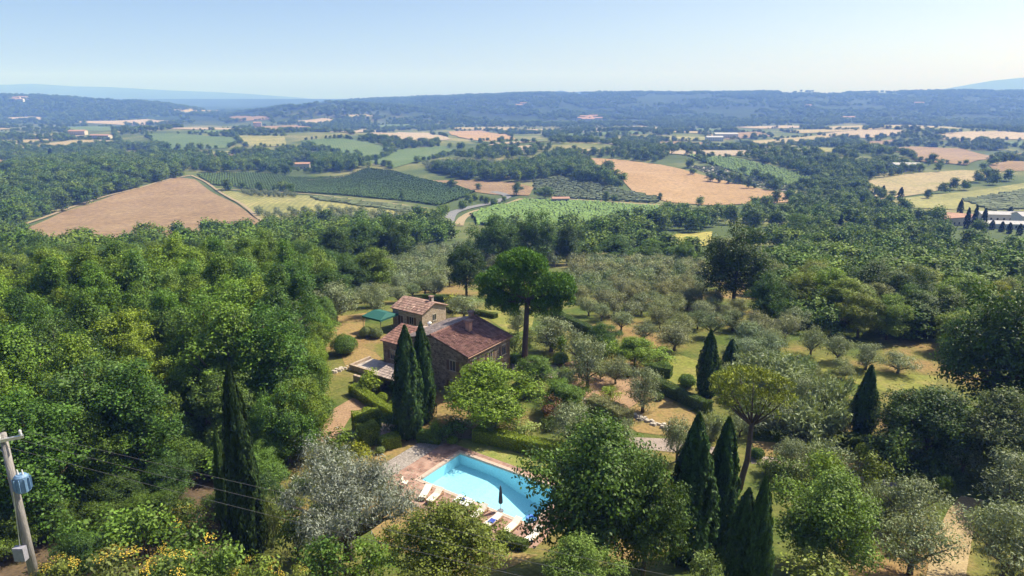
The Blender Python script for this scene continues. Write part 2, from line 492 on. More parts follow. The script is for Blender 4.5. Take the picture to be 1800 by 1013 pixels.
def field_mat(name, c1, c2, c3, scale, stripe=None):
    m = surf(name, c1, c2, scale, 0.95, 0.25, c3, 8, scale2=0.35)
    nd, ln = nodes_of(m); b = nd['Principled BSDF']
    src = b.inputs['Base Color'].links[0].from_socket
    tc = nd.new('ShaderNodeTexCoord'); mp = nd.new('ShaderNodeMapping'); mp.inputs['Rotation'].default_value = (0, 0, len(name) * 0.5)
    wv = nd.new('ShaderNodeTexWave'); wv.inputs['Scale'].default_value = 0.085; wv.inputs['Distortion'].default_value = 5.0; wv.inputs['Detail'].default_value = 3; wv.inputs['Detail Scale'].default_value = 0.12
    ln.new(tc.outputs['Object'], mp.inputs[0]); ln.new(mp.outputs[0], wv.inputs['Vector'])
    r = ramp(nd, [(0.0, (0.84, 0.85, 0.86)), (1.0, (1.1, 1.08, 1.05))]); ln.new(wv.outputs[0], r.inputs[0])
    mx = nd.new('ShaderNodeMix'); mx.data_type = 'RGBA'; mx.blend_type = 'MULTIPLY'; mx.inputs[0].default_value = 1
    ln.new(src, mx.inputs[6]); ln.new(r.outputs[0], mx.inputs[7]); ln.new(mx.outputs[2], b.inputs['Base Color'])
    return m
M['stubble'] = field_mat('stubble', (0.21, 0.138, 0.076), (0.265, 0.178, 0.10), (0.32, 0.225, 0.13), 0.03)
M['stubble_gold'] = field_mat('stubble_gold', (0.31, 0.197, 0.098), (0.36, 0.235, 0.12), (0.40, 0.27, 0.15), 0.02)
M['straw'] = field_mat('straw', (0.30, 0.235, 0.12), (0.36, 0.29, 0.16), (0.25, 0.23, 0.095), 0.03)
M['pale'] = field_mat('pale', (0.34, 0.265, 0.19), (0.40, 0.32, 0.235), (0.29, 0.225, 0.15), 0.02)
M['meadow'] = field_mat('meadow', (0.17, 0.18, 0.06), (0.26, 0.25, 0.09), (0.36, 0.31, 0.13), 0.03)
M['meadow_green'] = field_mat('meadow_green', (0.085, 0.135, 0.045), (0.11, 0.165, 0.055), (0.15, 0.19, 0.07), 0.02)
M['yellow_grass'] = field_mat('yellow_grass', (0.26, 0.26, 0.06), (0.36, 0.32, 0.08), (0.42, 0.36, 0.12), 0.05)
M['vine_soil'] = field_mat('vine_soil', (0.065, 0.095, 0.03), (0.085, 0.11, 0.04), (0.05, 0.08, 0.025), 0.05)
M['grey_soil'] = field_mat('grey_soil', (0.27, 0.25, 0.22), (0.33, 0.30, 0.26), (0.24, 0.23, 0.19), 0.04)
M['asphalt'] = surf('asphalt', (0.17, 0.17, 0.175), (0.24, 0.235, 0.23), 0.4, 0.9, 0.2)
M['dirt'] = surf('dirt', (0.27, 0.21, 0.12), (0.38, 0.30, 0.19), 0.3, 0.95, 0.3)

field('stubble_field', [(30, 406), (110, 374), (200, 344), (318, 313), (342, 316), (400, 352), (457, 390), (440, 408), (340, 425), (200, 432), (80, 425)], M['stubble'],
      'reddish brown stubble field sloping on the left behind the wood')
field('stubble_field', [(1028, 278), (1090, 281), (1160, 290), (1240, 310), (1330, 331), (1398, 344), (1396, 356), (1250, 362), (1180, 357), (1112, 337), (1090, 312)], M['stubble_gold'],
      'broad golden wheat stubble field on the hill right of centre')
field('stubble_field', [(758, 318), (830, 317), (900, 321), (938, 330), (930, 345), (868, 343), (800, 333)], M['stubble'], 'narrow brown field above the bend of the road')
field('stubble_field', [(640, 240), (700, 233), (756, 235), (792, 246), (735, 254), (690, 247)], M['pale'], 'pale fallow field on a rise left of centre')
field('stubble_field', [(788, 232), (845, 230), (878, 236), (908, 246), (860, 250), (806, 242)], M['stubble_gold'], 'small golden field below the dark wooded spur')
field('stubble_field', [(1552, 263), (1600, 258), (1690, 262), (1765, 279), (1700, 291), (1610, 284)], M['stubble'], 'reddish field in the valley far right')
field('stubble_field', [(1738, 292), (1830, 280), (1830, 300), (1750, 302)], M['stubble'], 'ploughed field at the far right edge')
field('grass_field', [(1515, 320), (1600, 306), (1690, 300), (1765, 303), (1700, 322), (1640, 338), (1545, 352)], M['straw'], 'straw coloured meadow with lone trees on the right')
field('grass_field', [(1560, 352), (1640, 343), (1700, 338), (1830, 318), (1830, 372), (1720, 372), (1600, 366)], M['meadow'], 'yellowish green meadow above the white houses')
field('grass_field', [(388, 335), (540, 345), (640, 362), (756, 374), (745, 390), (600, 392), (470, 392), (430, 368)], M['meadow'], 'pale green meadow with small trees beside the stubble field')
field('grass_field', [(1120, 425), (1190, 412), (1252, 408), (1248, 432), (1180, 440)], M['yellow_grass'], 'bright yellow grass strip behind the big dark oak')
field('grass_field', [(0, 252), (30, 247), (42, 251), (30, 256), (0, 258)], M['pale'], 'pale strip of field on the far left')
field('stubble_field', [(-60, 290), (0, 281), (40, 292), (0, 300), (-60, 305)], M['stubble_gold'], 'golden field at the left edge')
field('stubble_field', [(205, 268), (235, 265), (272, 267), (268, 276), (215, 276)], M['straw'], 'straw coloured clearing among the trees on the left')
field('green_field', [(250, 236), (330, 236), (410, 242), (420, 250), (400, 262), (300, 264)], M['meadow_green'], 'long green field far left')
field('green_field', [(412, 238), (500, 240), (504, 257), (430, 259)], M['meadow'], 'light green field left of the conifer block')
field('green_field', [(528, 248), (610, 244), (682, 258), (668, 282), (560, 264)], M['meadow_green'], 'sloping green field left of centre')
field('green_field', [(640, 286), (700, 264), (780, 257), (802, 268), (744, 284), (690, 297)], M['meadow_green'], 'round topped green field at centre')
field('green_field', [(1300, 250), (1420, 240), (1440, 250), (1340, 260)], M['straw'], 'small straw field in the far valley right of centre')
field('green_field', [(1180, 262), (1230, 268), (1290, 276), (1200, 274)], M['meadow_green'], 'thin green strip above the bright vineyard')
for k, (pp, mt) in enumerate([([(1010, 226), (1130, 222), (1180, 226), (1060, 230)], 'pale'), ([(1240, 238), (1330, 232), (1360, 240), (1280, 246)], 'stubble'),
        ([(1360, 246), (1450, 238), (1470, 246), (1390, 254)], 'straw'), ([(1630, 238), (1760, 232), (1830, 236), (1830, 246), (1680, 250)], 'pale'),
        ([(1500, 250), (1580, 246), (1600, 252), (1530, 257)], 'stubble'), ([(500, 214), (570, 208), (610, 212), (560, 220)], 'pale'),
        ([(120, 214), (260, 210), (330, 215), (240, 221)], 'pale'), ([(90, 224), (230, 222), (300, 226), (160, 231)], 'meadow_green'),
        ([(390, 208), (470, 205), (480, 211), (420, 214)], 'stubble'), ([(420, 224), (520, 220), (560, 226), (480, 231)], 'stubble'),
        ([(560, 232), (640, 228), (680, 232), (620, 237)], 'pale'), ([(0, 208), (60, 205), (90, 210), (20, 214)], 'pale'),
        ([(300, 196), (380, 194), (400, 198), (330, 201)], 'straw'), ([(640, 222), (720, 219), (740, 224), (670, 227)], 'meadow_green'),
        ([(880, 260), (940, 256), (960, 262), (900, 268)], 'pale'), ([(1440, 224), (1520, 221), (1540, 226), (1460, 229)], 'straw'),
        ([(20, 236), (120, 234), (150, 240), (60, 244)], 'straw'), ([(590, 204), (640, 201), (660, 205), (610, 208)], 'straw'),
        ([(1000, 268), (1060, 262), (1100, 266), (1040, 272)], 'straw')]):
    field('far_field', pp, M[mt], 'small far off field in the hazy valley', off=1.0)

MAIN_FIELDS = list(FIELDS_PX[:20])
for pp_ in ([(1645, 384), (1700, 376), (1830, 372), (1830, 414), (1740, 408), (1650, 404)], [(512, 284), (548, 284), (552, 302), (508, 302)], [(120, 228), (200, 230), (205, 248), (118, 244)]):
    FIELDS_PX.append(pp_); MAIN_FIELDS.append(pp_)
# the patchwork of the far valley
_fr = np.random.default_rng(77); _n = 0; _tries = 0
while _n < 60 and _tries < 900:
    _tries += 1
    cy_ = math.exp(_fr.uniform(math.log(850), math.log(1950))); cx_ = cy_ * _fr.uniform(-0.8, 0.8)
    w_, d_, a_ = cy_ * _fr.uniform(0.035, 0.085), cy_ * _fr.uniform(0.025, 0.07), _fr.uniform(-0.5, 0.5)
    q_ = []
    for (sx_, sy_) in ((-1, -1), (0, -1.12), (1, -1), (1.1, 0), (1, 1), (0, 1.1), (-1, 1), (-1.1, 0.1)):
        ux_, uy_ = sx_ * w_ * _fr.uniform(0.8, 1.15), sy_ * d_ * _fr.uniform(0.8, 1.15)
        q_.append((cx_ + ux_ * math.cos(a_) - uy_ * math.sin(a_), cy_ + ux_ * math.sin(a_) + uy_ * math.cos(a_)))
    qa_ = np.array(q_); qx_, qy_ = to_px(qa_[:, 0], qa_[:, 1], terrain(qa_[:, 0], qa_[:, 1]))
    ccx_, ccy_ = to_px(cx_, cy_, tz(cx_, cy_))
    tx_ = np.append(qx_, ccx_); ty_ = np.append(qy_, ccy_)
    if any(in_poly(tx_, ty_, f).any() for f in FIELDS_PX) or (ccx_ < 330 and ccy_ > 255): continue
    mt_ = ['meadow_green', 'meadow', 'straw', 'pale', 'stubble', 'meadow_green', 'meadow', 'meadow_green', 'straw', 'meadow_green'][_fr.integers(10)]
    drape('far_field', q_, M[mt_], 0.4 + cy_ * 0.0004, max(6, cy_ * 0.012), 'small far off field in the hazy valley')
    FIELDS_PX.append(list(zip(qx_.tolist(), qy_.tolist()))); _n += 1

# roads and tracks
ribbon('road', [(786, 402), (789, 388), (796, 376), (818, 368), (850, 361), (880, 353), (892, 346), (880, 341), (866, 338)], 6.5, M['asphalt'], 'grey asphalt road with an S bend in the valley', 0.55)
ribbon('road_verge', [(806, 398), (814, 384), (834, 373), (870, 365), (905, 355), (918, 350)], 5.0, M['dirt'], 'pale dusty verge beside the road bend', 0.4)
ribbon('dirt_track', [(8, 404), (60, 390), (120, 368), (180, 348), (260, 327), (336, 309)], 2.8, M['dirt'], 'dirt track along the upper edge of the brown field', 0.6)
ribbon('dirt_track', [(336, 309), (368, 325), (410, 352), (462, 390)], 2.2, M['dirt'], 'dirt track between brown field and meadow', 0.6)
ribbon('dirt_track', [(380, 333), (470, 338), (560, 344), (640, 355), (700, 361), (752, 368)], 2.6, M['dirt'], 'pale track below the dark vineyard', 0.7)
ribbon('dirt_track', [(540, 318), (580, 315), (608, 310), (626, 303)], 3.5, M['dirt'], 'short pale track above the dark vineyard', 0.8)
ribbon('road', [(930, 290), (950, 282), (968, 272), (978, 264)], 5.0, M['dirt'], 'pale lane climbing past the orchard', 0.9)
ribbon('dirt_track', [(930, 350), (1000, 352), (1080, 357), (1160, 362)], 3.0, M['dirt'], 'pale track between two vineyards', 0.8)
ribbon('dirt_track', [(1575, 445), (1610, 455), (1650, 466), (1700, 482)], 4.0, M['dirt'], 'pale lane through the scrub on the right', 0.5)
ribbon('dirt_track', [(1470, 395), (1500, 410), (1540, 425), (1580, 440)], 3.5, M['dirt'], 'lane among trees right of the olive plot', 0.5)

# vineyards: rows of leafy hedge, far too many to count
M['vine_leaf'] = surf('vine_leaf', (0.05, 0.095, 0.018), (0.08, 0.135, 0.026), 0.8, 0.8, 0.0, (0.11, 0.165, 0.035), use_tint=True)
M['vine_leaf_grey'] = surf('vine_leaf_grey', (0.10, 0.14, 0.06), (0.15, 0.18, 0.085), 0.8, 0.8, 0.0, (0.20, 0.21, 0.11), use_tint=True)
M['vine_leaf_bright'] = surf('vine_leaf_bright', (0.085, 0.16, 0.035), (0.12, 0.20, 0.045), 0.8, 0.8, 0.0, (0.16, 0.22, 0.06), use_tint=True)
def vineyard(pp, ang, spacing, wid, hgt, mat, soil, label, seed, gap=0.03):
    wp = field('vineyard_soil', pp, soil, label + ', bare soil between rows')
    MAIN_FIELDS.append(pp)
    rng = np.random.default_rng(seed)
    ca, sa = math.cos(ang), math.sin(ang)
    P = np.array(wp); c = P.mean(0)
    R = np.hypot(*(P - c).T).max()
    seg = 3.2
    vi = np.arange(-R, R, spacing); ui = np.arange(-R, R, seg)
    Vv, Uu = np.meshgrid(vi, ui)
    Vv = Vv.ravel(); Uu = Uu.ravel()
    x = c[0] + Uu * ca - Vv * sa; y = c[1] + Uu * sa + Vv * ca
    ok = in_poly(x, y, wp) & (rng.random(len(x)) > gap)
    x = x[ok] + rng.normal(0, 0.3, ok.sum()); y = y[ok] + rng.normal(0, 0.3, ok.sum())
    n = len(x)
    z = terrain(x, y)
    h = hgt * rng.uniform(0.75, 1.2, n); w = wid * rng.uniform(0.75, 1.25, n); L = seg * rng.uniform(0.45, 0.58, n)
    # a six-sided loaf: two bottom edges, two shoulders, one peak at each end
    prof = [(-0.5, 0.0), (-0.5, 0.7), (0.0, 1.0), (0.5, 0.7), (0.5, 0.0)]
    V = []
    for e in (-1, 1):
        for (pv, pz) in prof:
            dv = pv * w + rng.normal(0, 0.1, n); dl = e * L + rng.normal(0, 0.2, n)
            V.append(np.stack([x + dl * ca - dv * sa, y + dl * sa + dv * ca, z + 0.3 + pz * h], 1))
    V = np.stack(V, 1).reshape(-1, 3)
    quads = np.array([(0, 1, 6, 5), (1, 2, 7, 6), (2, 3, 8, 7), (3, 4, 9, 8)])
    F = (np.arange(n)[:, None, None] * 10 + quads[None]).reshape(-1, 4)
    t = np.repeat(rng.uniform(0.7, 1.3, n), 4)
    o = link('vine_rows', mesh_np('vine_rows', V, F, [mat], tint=t))
    tag(o, label, 'vineyard', kind='stuff')
vineyard([(345, 306), (450, 304), (520, 312), (600, 311), (648, 296), (692, 301), (800, 327), (834, 338), (772, 363), (700, 353), (560, 341), (420, 330), (370, 325)],
         math.radians(112), 2.2, 1.3, 1.2, M['vine_leaf'], M['vine_soil'], 'dark green vineyard on the hillside behind the meadow', 1)
vineyard([(545, 347), (640, 357), (700, 363), (748, 370), (735, 376), (640, 365), (560, 354)], math.radians(5), 2.6, 1.2, 1.5, M['vine_leaf_grey'], M['meadow'],
         'thin strip of vines below the dark vineyard', 2)
vineyard([(828, 378), (862, 366), (922, 352), (1000, 355), (1163, 365), (1160, 386), (1060, 390), (920, 402), (840, 396)], math.radians(70), 2.2, 1.4, 1.6,
         M['vine_leaf_bright'], M['meadow_green'], 'bright green vineyard right of the road bend', 3)
vineyard([(938, 318), (985, 313), (1060, 328), (1162, 350), (1150, 358), (1000, 351), (940, 342)], math.radians(130), 3.4, 1.5, 1.7, M['vine_leaf_grey'], M['meadow'],
         'grey green vineyard in diagonal rows above the bright one', 4, 0.1)
vineyard([(1200, 272), (1290, 279), (1400, 303), (1444, 320), (1400, 329), (1330, 314), (1252, 290)], math.radians(60), 2.8, 1.6, 1.6, M['vine_leaf_bright'], M['meadow_green'],
         'bright green vineyard on the crest right of the golden field', 5)
vineyard([(1212, 293), (1262, 294), (1330, 317), (1396, 331), (1384, 338), (1320, 326), (1250, 308)], math.radians(120), 4.0, 1.2, 1.3, M['vine_leaf_grey'], M['grey_soil'],
         'young vines on grey soil beside the golden field', 6, 0.3)
vineyard([(1690, 352), (1830, 330), (1830, 368), (1740, 372)], math.radians(150), 3.0, 1.5, 1.5, M['vine_leaf_grey'], M['meadow'], 'yellowing vineyard above the white houses on the right', 7, 0.1)
# ------------------------------------------------------------------ foliage meshes
def unit(v):
    return v / np.maximum(1e-9, np.linalg.norm(v, axis=1))[:, None]
def leaf_quads(C, N, size, aspect, rng, up=None, droop=0.0):
    """one bent diamond per centre; N is the preferred leaf normal"""
    n = len(C)
    N = unit(N)
    a = rng.normal(size=(n, 3)) if up is None else up + rng.normal(0, 0.35, (n, 3))
    a = unit(a - N * (a * N).sum(1)[:, None])
    b = np.cross(N, a)
    s = size * rng.uniform(0.65, 1.35, n)[:, None]
    p0 = C - a * s * 0.5; p2 = C + a * s * 0.5 - N * s * droop
    p1 = C + b * s * aspect * 0.5 + N * s * 0.1; p3 = C - b * s * aspect * 0.5 + N * s * 0.1
    V = np.stack([p0, p1, p2, p3], 1).reshape(-1, 3)
    F = np.arange(n * 4).reshape(n, 4)
    return V, F
def lobes_to_leaves(lobes, per, size, aspect, rng, spread=0.9, flat=1.0, shell=0.45, tuft=5):
    """lobes: (m,4) x y z r; leaves on the outer shell of every lobe, each lobe with its own brightness"""
    C = []; N = []; T = []
    for (x, y, z, r) in lobes:
        k = max(2, int(per * (r ** 2) / tuft))
        d = unit(rng.normal(size=(k, 3)))
        d[:, 2] = np.where(d[:, 2] < -0.35, -d[:, 2], d[:, 2])
        rad = r * (1 - shell * rng.random(k) ** 1.6) * (1 + 0.2 * rng.normal(size=k))
        p = d * rad[:, None] * np.array([1, 1, flat])
        tt = np.clip(rng.normal(1.0, 0.28, k), 0.4, 1.8) * rng.uniform(0.82, 1.18)
        p = np.repeat(p, tuft, 0) + rng.normal(0, size * 0.75, (k * tuft, 3)); d = np.repeat(d, tuft, 0); tt = np.repeat(tt, tuft)
        C.append(p + (x, y, z)); N.append(d + spread * rng.normal(size=(k * tuft, 3)) * 0.6 + (0, 0, 0.25))
        T.append(tt * np.clip(rng.normal(1, 0.12, k * tuft), 0.6, 1.5))
    C = np.concatenate(C); N = np.concatenate(N); T = np.concatenate(T)
    V, F = leaf_quads(C, N, size, aspect, rng)
    return V, F, T
def core(lobes, k, rng, n=0):
    """small dark twig mass inside the crown"""
    return None
def crown_mesh(name, lobes, per, size, aspect, seed, mat='leaf', flat=1.0, shell=0.45):
    rng = np.random.default_rng(seed)
    V, F, T = lobes_to_leaves(lobes, per, size, aspect, rng, flat=flat, shell=shell)
    return mesh_np(name, V, F, [M[mat]], tint=T)
def trunk_mesh(name, H, r0, limbs, seed, mat='bark', lean=0.06, fork=0.4, n=7):
    rng = random.Random(seed)
    mb = MB()
    pts = [(0, 0, -0.6)]; x = y = 0.0
    for k in range(1, 6):
        x += rng.uniform(-lean, lean) * H * 0.2; y += rng.uniform(-lean, lean) * H * 0.2
        pts.append((x, y, H * k / 5))
    rad = [r0 * 1.25, r0, r0 * 0.85, r0 * 0.7, r0 * 0.5, r0 * 0.2]
    mb.tube(pts, rad, n)
    for (lx, ly, lz) in limbs:
        h0 = H * rng.uniform(fork, min(0.95, fork + 0.35))
        t = h0 / H * 5; i = min(4, int(t)); f = t - i
        s = [pts[i][q] + (pts[i + 1][q] - pts[i][q]) * f for q in range(3)]
        m = [(s[0] + lx) / 2 + rng.uniform(-.3, .3), (s[1] + ly) / 2 + rng.uniform(-.3, .3), (s[2] * 0.45 + lz * 0.55)]
        mb.tube([s, m, (lx, ly, lz)], [r0 * 0.45, r0 * 0.3, r0 * 0.1], 5)
    return mesh_np(name, mb.v, mb.f, [M[mat]], smooth=True)
def broad_lobes(H, R, z0, m, seed, lobe=0.30, irregular=0.25, top=1.0):
    """lobe centres over an uneven ellipsoid between z0 and H"""
    rng = np.random.default_rng(seed)
    zc = (z0 + H) / 2; hz = (H - z0) / 2
    out = []
    ph = rng.uniform(0, 6.28, 4)
    for i in range(m):
        d = unit(rng.normal(size=(1, 3)))[0]
        az = math.atan2(d[1], d[0])
        wob = 1 + irregular * (0.5 * math.sin(2 * az + ph[0]) + 0.4 * math.sin(3 * az + ph[1] + 2 * d[2]) + 0.4 * math.sin(5 * d[2] + ph[2]))
        k = rng.uniform(0.55, 0.84) if i > m * 0.25 else rng.uniform(0.1, 0.5)
        r = lobe * R * rng.uniform(0.65, 1.3)
        taper = 1 - 0.28 * max(0, d[2]) * top
        out.append((d[0] * R * k * wob * taper, d[1] * R * k * wob * taper, zc + d[2] * hz * k * (0.85 + 0.15 * wob), r))
    return np.array(out)

BROAD = []      # (crown, trunk, H, R)
_bspec = [  # H, R, z0, lobes, lobe size, irregular, seed
    (12, 5.4, 0.5, 70, 0.27, 0.25, 11), (13, 4.6, 0.3, 74, 0.28, 0.35, 12), (11, 5.8, 0.4, 74, 0.25, 0.4, 13), (15, 4.6, 0.3, 88, 0.28, 0.35, 14), (12, 5.0, 0.2, 70, 0.28, 0.3, 15)]
for i, (H, R, z0, m, ls, ir, sd_) in enumerate(_bspec):
    lb = broad_lobes(H, R, z0, m, sd_, ls, ir)
    cm = crown_mesh('broad_crown', lb, 230, 0.25, 0.62, sd_)
    outer = sorted(lb.tolist(), key=lambda q: -math.hypot(q[0], q[1]))[:9]
    tm = trunk_mesh('broad_trunk', H * 0.8, 0.26, [q[:3] for q in outer], sd_, fork=0.22)
    BROAD.append((cm, tm, H, R))
BROAD_TALL = []      # upright, finely broken crowns of the left wood
for i, (H, R, m, ir, sd_) in enumerate([(16, 3.9, 120, 0.5, 61), (15, 3.5, 110, 0.55, 62), (17, 4.2, 130, 0.6, 63), (14, 3.7, 110, 0.5, 64)]):
    lb = broad_lobes(H, R, 0.4, m, sd_, 0.24, ir, 1.6)
    lb[:, 2] += 0.5 * np.sin(lb[:, 0] * 2 + sd_)
    cm = crown_mesh('tall_crown', lb, 250, 0.23, 0.62, sd_)
    outer = sorted(lb.tolist(), key=lambda q: -math.hypot(q[0], q[1]))[:9]
    BROAD_TALL.append((cm, trunk_mesh('tall_trunk', H * 0.85, 0.24, [q[:3] for q in outer], sd_, fork=0.2), H, R))
BROAD_MID = []
for i, (H, R, z0, m, ls, ir, sd_) in enumerate(_bspec[:4]):
    lb = broad_lobes(H, R, z0, 34, sd_ + 40, 0.34, ir)
    BROAD_MID.append((crown_mesh('broad_crown_mid', lb, 60, 0.5, 0.7, sd_), trunk_mesh('broad_trunk_mid', H * 0.6, 0.26, [], sd_, n=5), H, R))
BROAD_FAR = []
for i, (H, R, z0, m, ls, ir, sd_) in enumerate(_bspec[:4]):
    lb = broad_lobes(H, R, 0.3, 20, sd_ + 80, 0.40, ir)
    BROAD_FAR.append((crown_mesh('far_crown', lb, 17, 0.9, 0.8, sd_, 'far_leaf'), None, H, R))

# olives: broken grey-green crowns on short twisted trunks
OLIVE = []
def olive_trunk(seed, H, lobes, r0=0.17):
    rng = random.Random(seed); mb = MB()
    mb.tube([(0, 0, -0.4), (0.05, 0.02, 0.4), (0.0, 0.08, 0.9)], [r0 * 1.4, r0 * 1.05, r0 * 0.9], 7)
    for q in sorted(lobes.tolist(), key=lambda q: -math.hypot(q[0], q[1]))[:7]:
        mb.tube([(0, 0.06, 0.8), (q[0] * 0.4, q[1] * 0.4, 0.8 + (q[2] - 0.8) * 0.45), (q[0], q[1], q[2])], [r0 * 0.6, r0 * 0.42, r0 * 0.12], 5)
    return mesh_np('olive_trunk', mb.v, mb.f, [M['bark']], smooth=True)
for sd_ in (21, 22, 23):
    lb = broad_lobes(4.2, 2.3, 0.35, 34, sd_, 0.33, 0.4, 0.4)
    OLIVE.append((crown_mesh('olive_crown', lb, 300, 0.2, 0.36, sd_, 'leaf_grey', shell=0.55), olive_trunk(sd_, 4.2, lb), 4.2, 2.3))
OLIVE_MID = []
for sd_ in (24, 25):
    lb = broad_lobes(4.2, 2.2, 0.2, 18, sd_, 0.4, 0.35, 0.4)
    OLIVE_MID.append((crown_mesh('olive_crown_mid', lb, 110, 0.32, 0.5, sd_, 'leaf_grey'), olive_trunk(sd_, 4.2, lb[:4]), 4.2, 2.2))
lb = broad_lobes(4.2, 2.2, 0.2, 10, 26, 0.45, 0.3, 0.4)
OLIVE_FAR = [(crown_mesh('olive_far', lb, 40, 0.55, 0.7, 26, 'far_olive'), None, 4.2, 2.2)]

# cypresses
def cypress_mesh(name, H, R, n, size, seed, mat='needle'):
    rng = np.random.default_rng(seed)
    t = rng.random(n) ** 0.85
    prof = np.interp(t, [0, 0.05, 0.22, 0.45, 0.7, 0.88, 0.97, 1.0], [0.55, 0.8, 1.0, 0.93, 0.68, 0.36, 0.14, 0.03])
    az = rng.uniform(0, 6.283, n)
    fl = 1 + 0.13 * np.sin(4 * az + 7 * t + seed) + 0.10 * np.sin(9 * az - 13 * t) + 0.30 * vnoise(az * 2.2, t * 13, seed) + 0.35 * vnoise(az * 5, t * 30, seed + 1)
    rr = R * prof * fl * (1 - 0.35 * rng.random(n) ** 2)
    C = np.stack([rr * np.cos(az), rr * np.sin(az), 0.15 + t * (H - 0.2)], 1)
    N = np.stack([np.cos(az), np.sin(az), 0.35 + 0 * az], 1) + rng.normal(0, 0.38, (n, 3))
    upv = np.tile([0, 0, 1.0], (n, 1)) + 0.25 * np.stack([np.cos(az), np.sin(az), 0 * az], 1)
    V, F = leaf_quads(C, N, size, 0.42, rng, up=upv)
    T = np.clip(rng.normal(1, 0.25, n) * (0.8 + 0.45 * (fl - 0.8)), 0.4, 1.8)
    return mesh_np(name, V, F, [M[mat]], tint=T)
CYP = []
for sd_ in (31, 32):
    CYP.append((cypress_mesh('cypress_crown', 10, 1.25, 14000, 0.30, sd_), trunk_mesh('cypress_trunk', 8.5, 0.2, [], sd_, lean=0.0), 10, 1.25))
CYP_FAR = [(cypress_mesh('cypress_far', 10, 1.3, 260, 1.5, 33, 'far_cypress'), trunk_mesh('cypress_far_trunk', 3, 0.2, [], 3, lean=0, n=4), 10, 1.3)]

# stone pines
def pine_tufts(lobes, per, seed, size=0.5):
    rng = np.random.default_rng(seed)
    C = []; N = []; T = []; Up = []
    for (x, y, z, r, fz) in lobes:
        k = int(per * r * r)
        d = unit(rng.normal(size=(k, 3))); d[:, 2] = np.where(d[:, 2] < -0.25, np.abs(d[:, 2]), d[:, 2])
        rad = r * (1 - 0.4 * rng.random(k) ** 1.5) * (1 + 0.1 * np.sin(d[:, 0] * 9 + x) * np.sin(d[:, 1] * 9 + y))
        C.append(d * rad[:, None] * np.array([1, 1, fz]) + (x, y, z))
        Up.append(d + np.array([0, 0, 0.7]))
        N.append(rng.normal(size=(k, 3)))
        T.append(np.clip(rng.normal(1, 0.2, k), 0.5, 1.6) * rng.uniform(0.85, 1.15))
    C = np.concatenate(C); Up = np.concatenate(Up); N = np.concatenate(N); T = np.concatenate(T)
    V, F = leaf_quads(C, N, size, 0.3, rng, up=Up)
    return V, F, T

# shrubs
SHRUB = []
for sd_ in (41, 42, 43):
    lb = broad_lobes(2.0, 1.15, 0.15, 26, sd_, 0.36, 0.35)
    SHRUB.append((crown_mesh('shrub_leaves', lb, 330, 0.15, 0.55, sd_), trunk_mesh('shrub_stem', 1.4, 0.05, [q[:3] for q in lb[:6].tolist()], sd_, n=5, fork=0.05), 2.0, 1.15))
FEATHER = []      # loose, feathery grey-green shrubs (tamarisk, oleander)
for sd_ in (44, 45):
    rng = np.random.default_rng(sd_)
    n = 4200
    st = unit(np.column_stack([rng.normal(0, 0.6, 60), rng.normal(0, 0.6, 60), rng.uniform(0.5, 1.1, 60)]))
    i = rng.integers(0, 60, n); t = rng.random(n) ** 0.7
    L = rng.uniform(1.5, 2.3, 60)[i]
    C = st[i] * (L * t)[:, None] + rng.normal(0, 0.13, (n, 3)); C[:, 2] = np.maximum(0.05, C[:, 2] - 0.25 * t ** 2)
    V, F = leaf_quads(C, rng.normal(size=(n, 3)), 0.22, 0.28, rng, up=st[i])
    FEATHER.append((mesh_np('feather_leaves', V, F, [M['leaf_grey']], tint=np.clip(rng.normal(1, 0.2, n), 0.5, 1.5)),
                    trunk_mesh('feather_stem', 1.0, 0.05, [tuple(q * 1.2) for q in st[:7]], sd_, n=5, fork=0.05), 2.0, 1.3))

GREEN = dict(mid=(0.10, 0.165, 0.03), light=(0.16, 0.23, 0.04), dark=(0.05, 0.09, 0.022), yellow=(0.24, 0.25, 0.04), deep=(0.065, 0.12, 0.028),
             olive=(0.22, 0.255, 0.125), silver=(0.25, 0.27, 0.205), sage=(0.21, 0.255, 0.11), cyp=(0.042, 0.08, 0.026), box=(0.19, 0.24, 0.03), pine=(0.05, 0.10, 0.02))
def vary(c, rng, a=0.15):
    k = 1 + rng.uniform(-a, a); w = rng.uniform(-a, a) * 0.5
    return (c[0] * k * (1 + w), c[1] * k, c[2] * k * (1 - w))

def put(name, proto, x, y, h, r, color, label, cat, group=None, rotz=0.0, z=None, parts=('trunk', 'crown'), tilt=0.0):
    """a plant standing at x, y: an Empty with a trunk and a crown, h metres high, r metres in radius"""
    crown, trunk, H, R = proto
    if z is None: z = tz(x, y)
    root = link(name, None, loc=(x, y, z), rot=(tilt * math.cos(rotz), tilt * math.sin(rotz), rotz), scale=(r / R, r / R, h / H))
    root.empty_display_size = 0.2
    if trunk is not None: link(parts[0], trunk, root)
    c = link(parts[1], crown, root)
    c.color = (*color, 1)
    tag(root, label, cat, group)
    return root
def size_px(cx, top, base, width):
    """world foot, height and radius of a plant from its outline in the photograph; the foot is on the ground"""
    x, y, z = gp(cx, base)
    dx, dy, dz = px_ray(cx, top)
    zt = CAM_Z + y / dy * dz
    dep = y * CP - (z + (zt - z) * 0.5 - CAM_Z) * SP
    return x, y, z, max(0.3, zt - z), width * dep / F_PX / 2
_rot = random.Random(5)
def plant(kind, cx, top, base, width, color, label, cat, name, group=None, idx=None, parts=('trunk', 'crown'), rot=None):
    x, y, z, h, r = size_px(cx, top, base, width)
    protos = {'broad': BROAD, 'olive': OLIVE, 'cypress': CYP, 'shrub': SHRUB, 'feather': FEATHER}[kind]
    p = protos[(idx if idx is not None else _rot.randrange(99)) % len(protos)]
    return put(name, p, x, y, h, r, GREEN[color] if isinstance(color, str) else color, label, cat, group, rot if rot is not None else _rot.uniform(0, 6.28), z, parts)
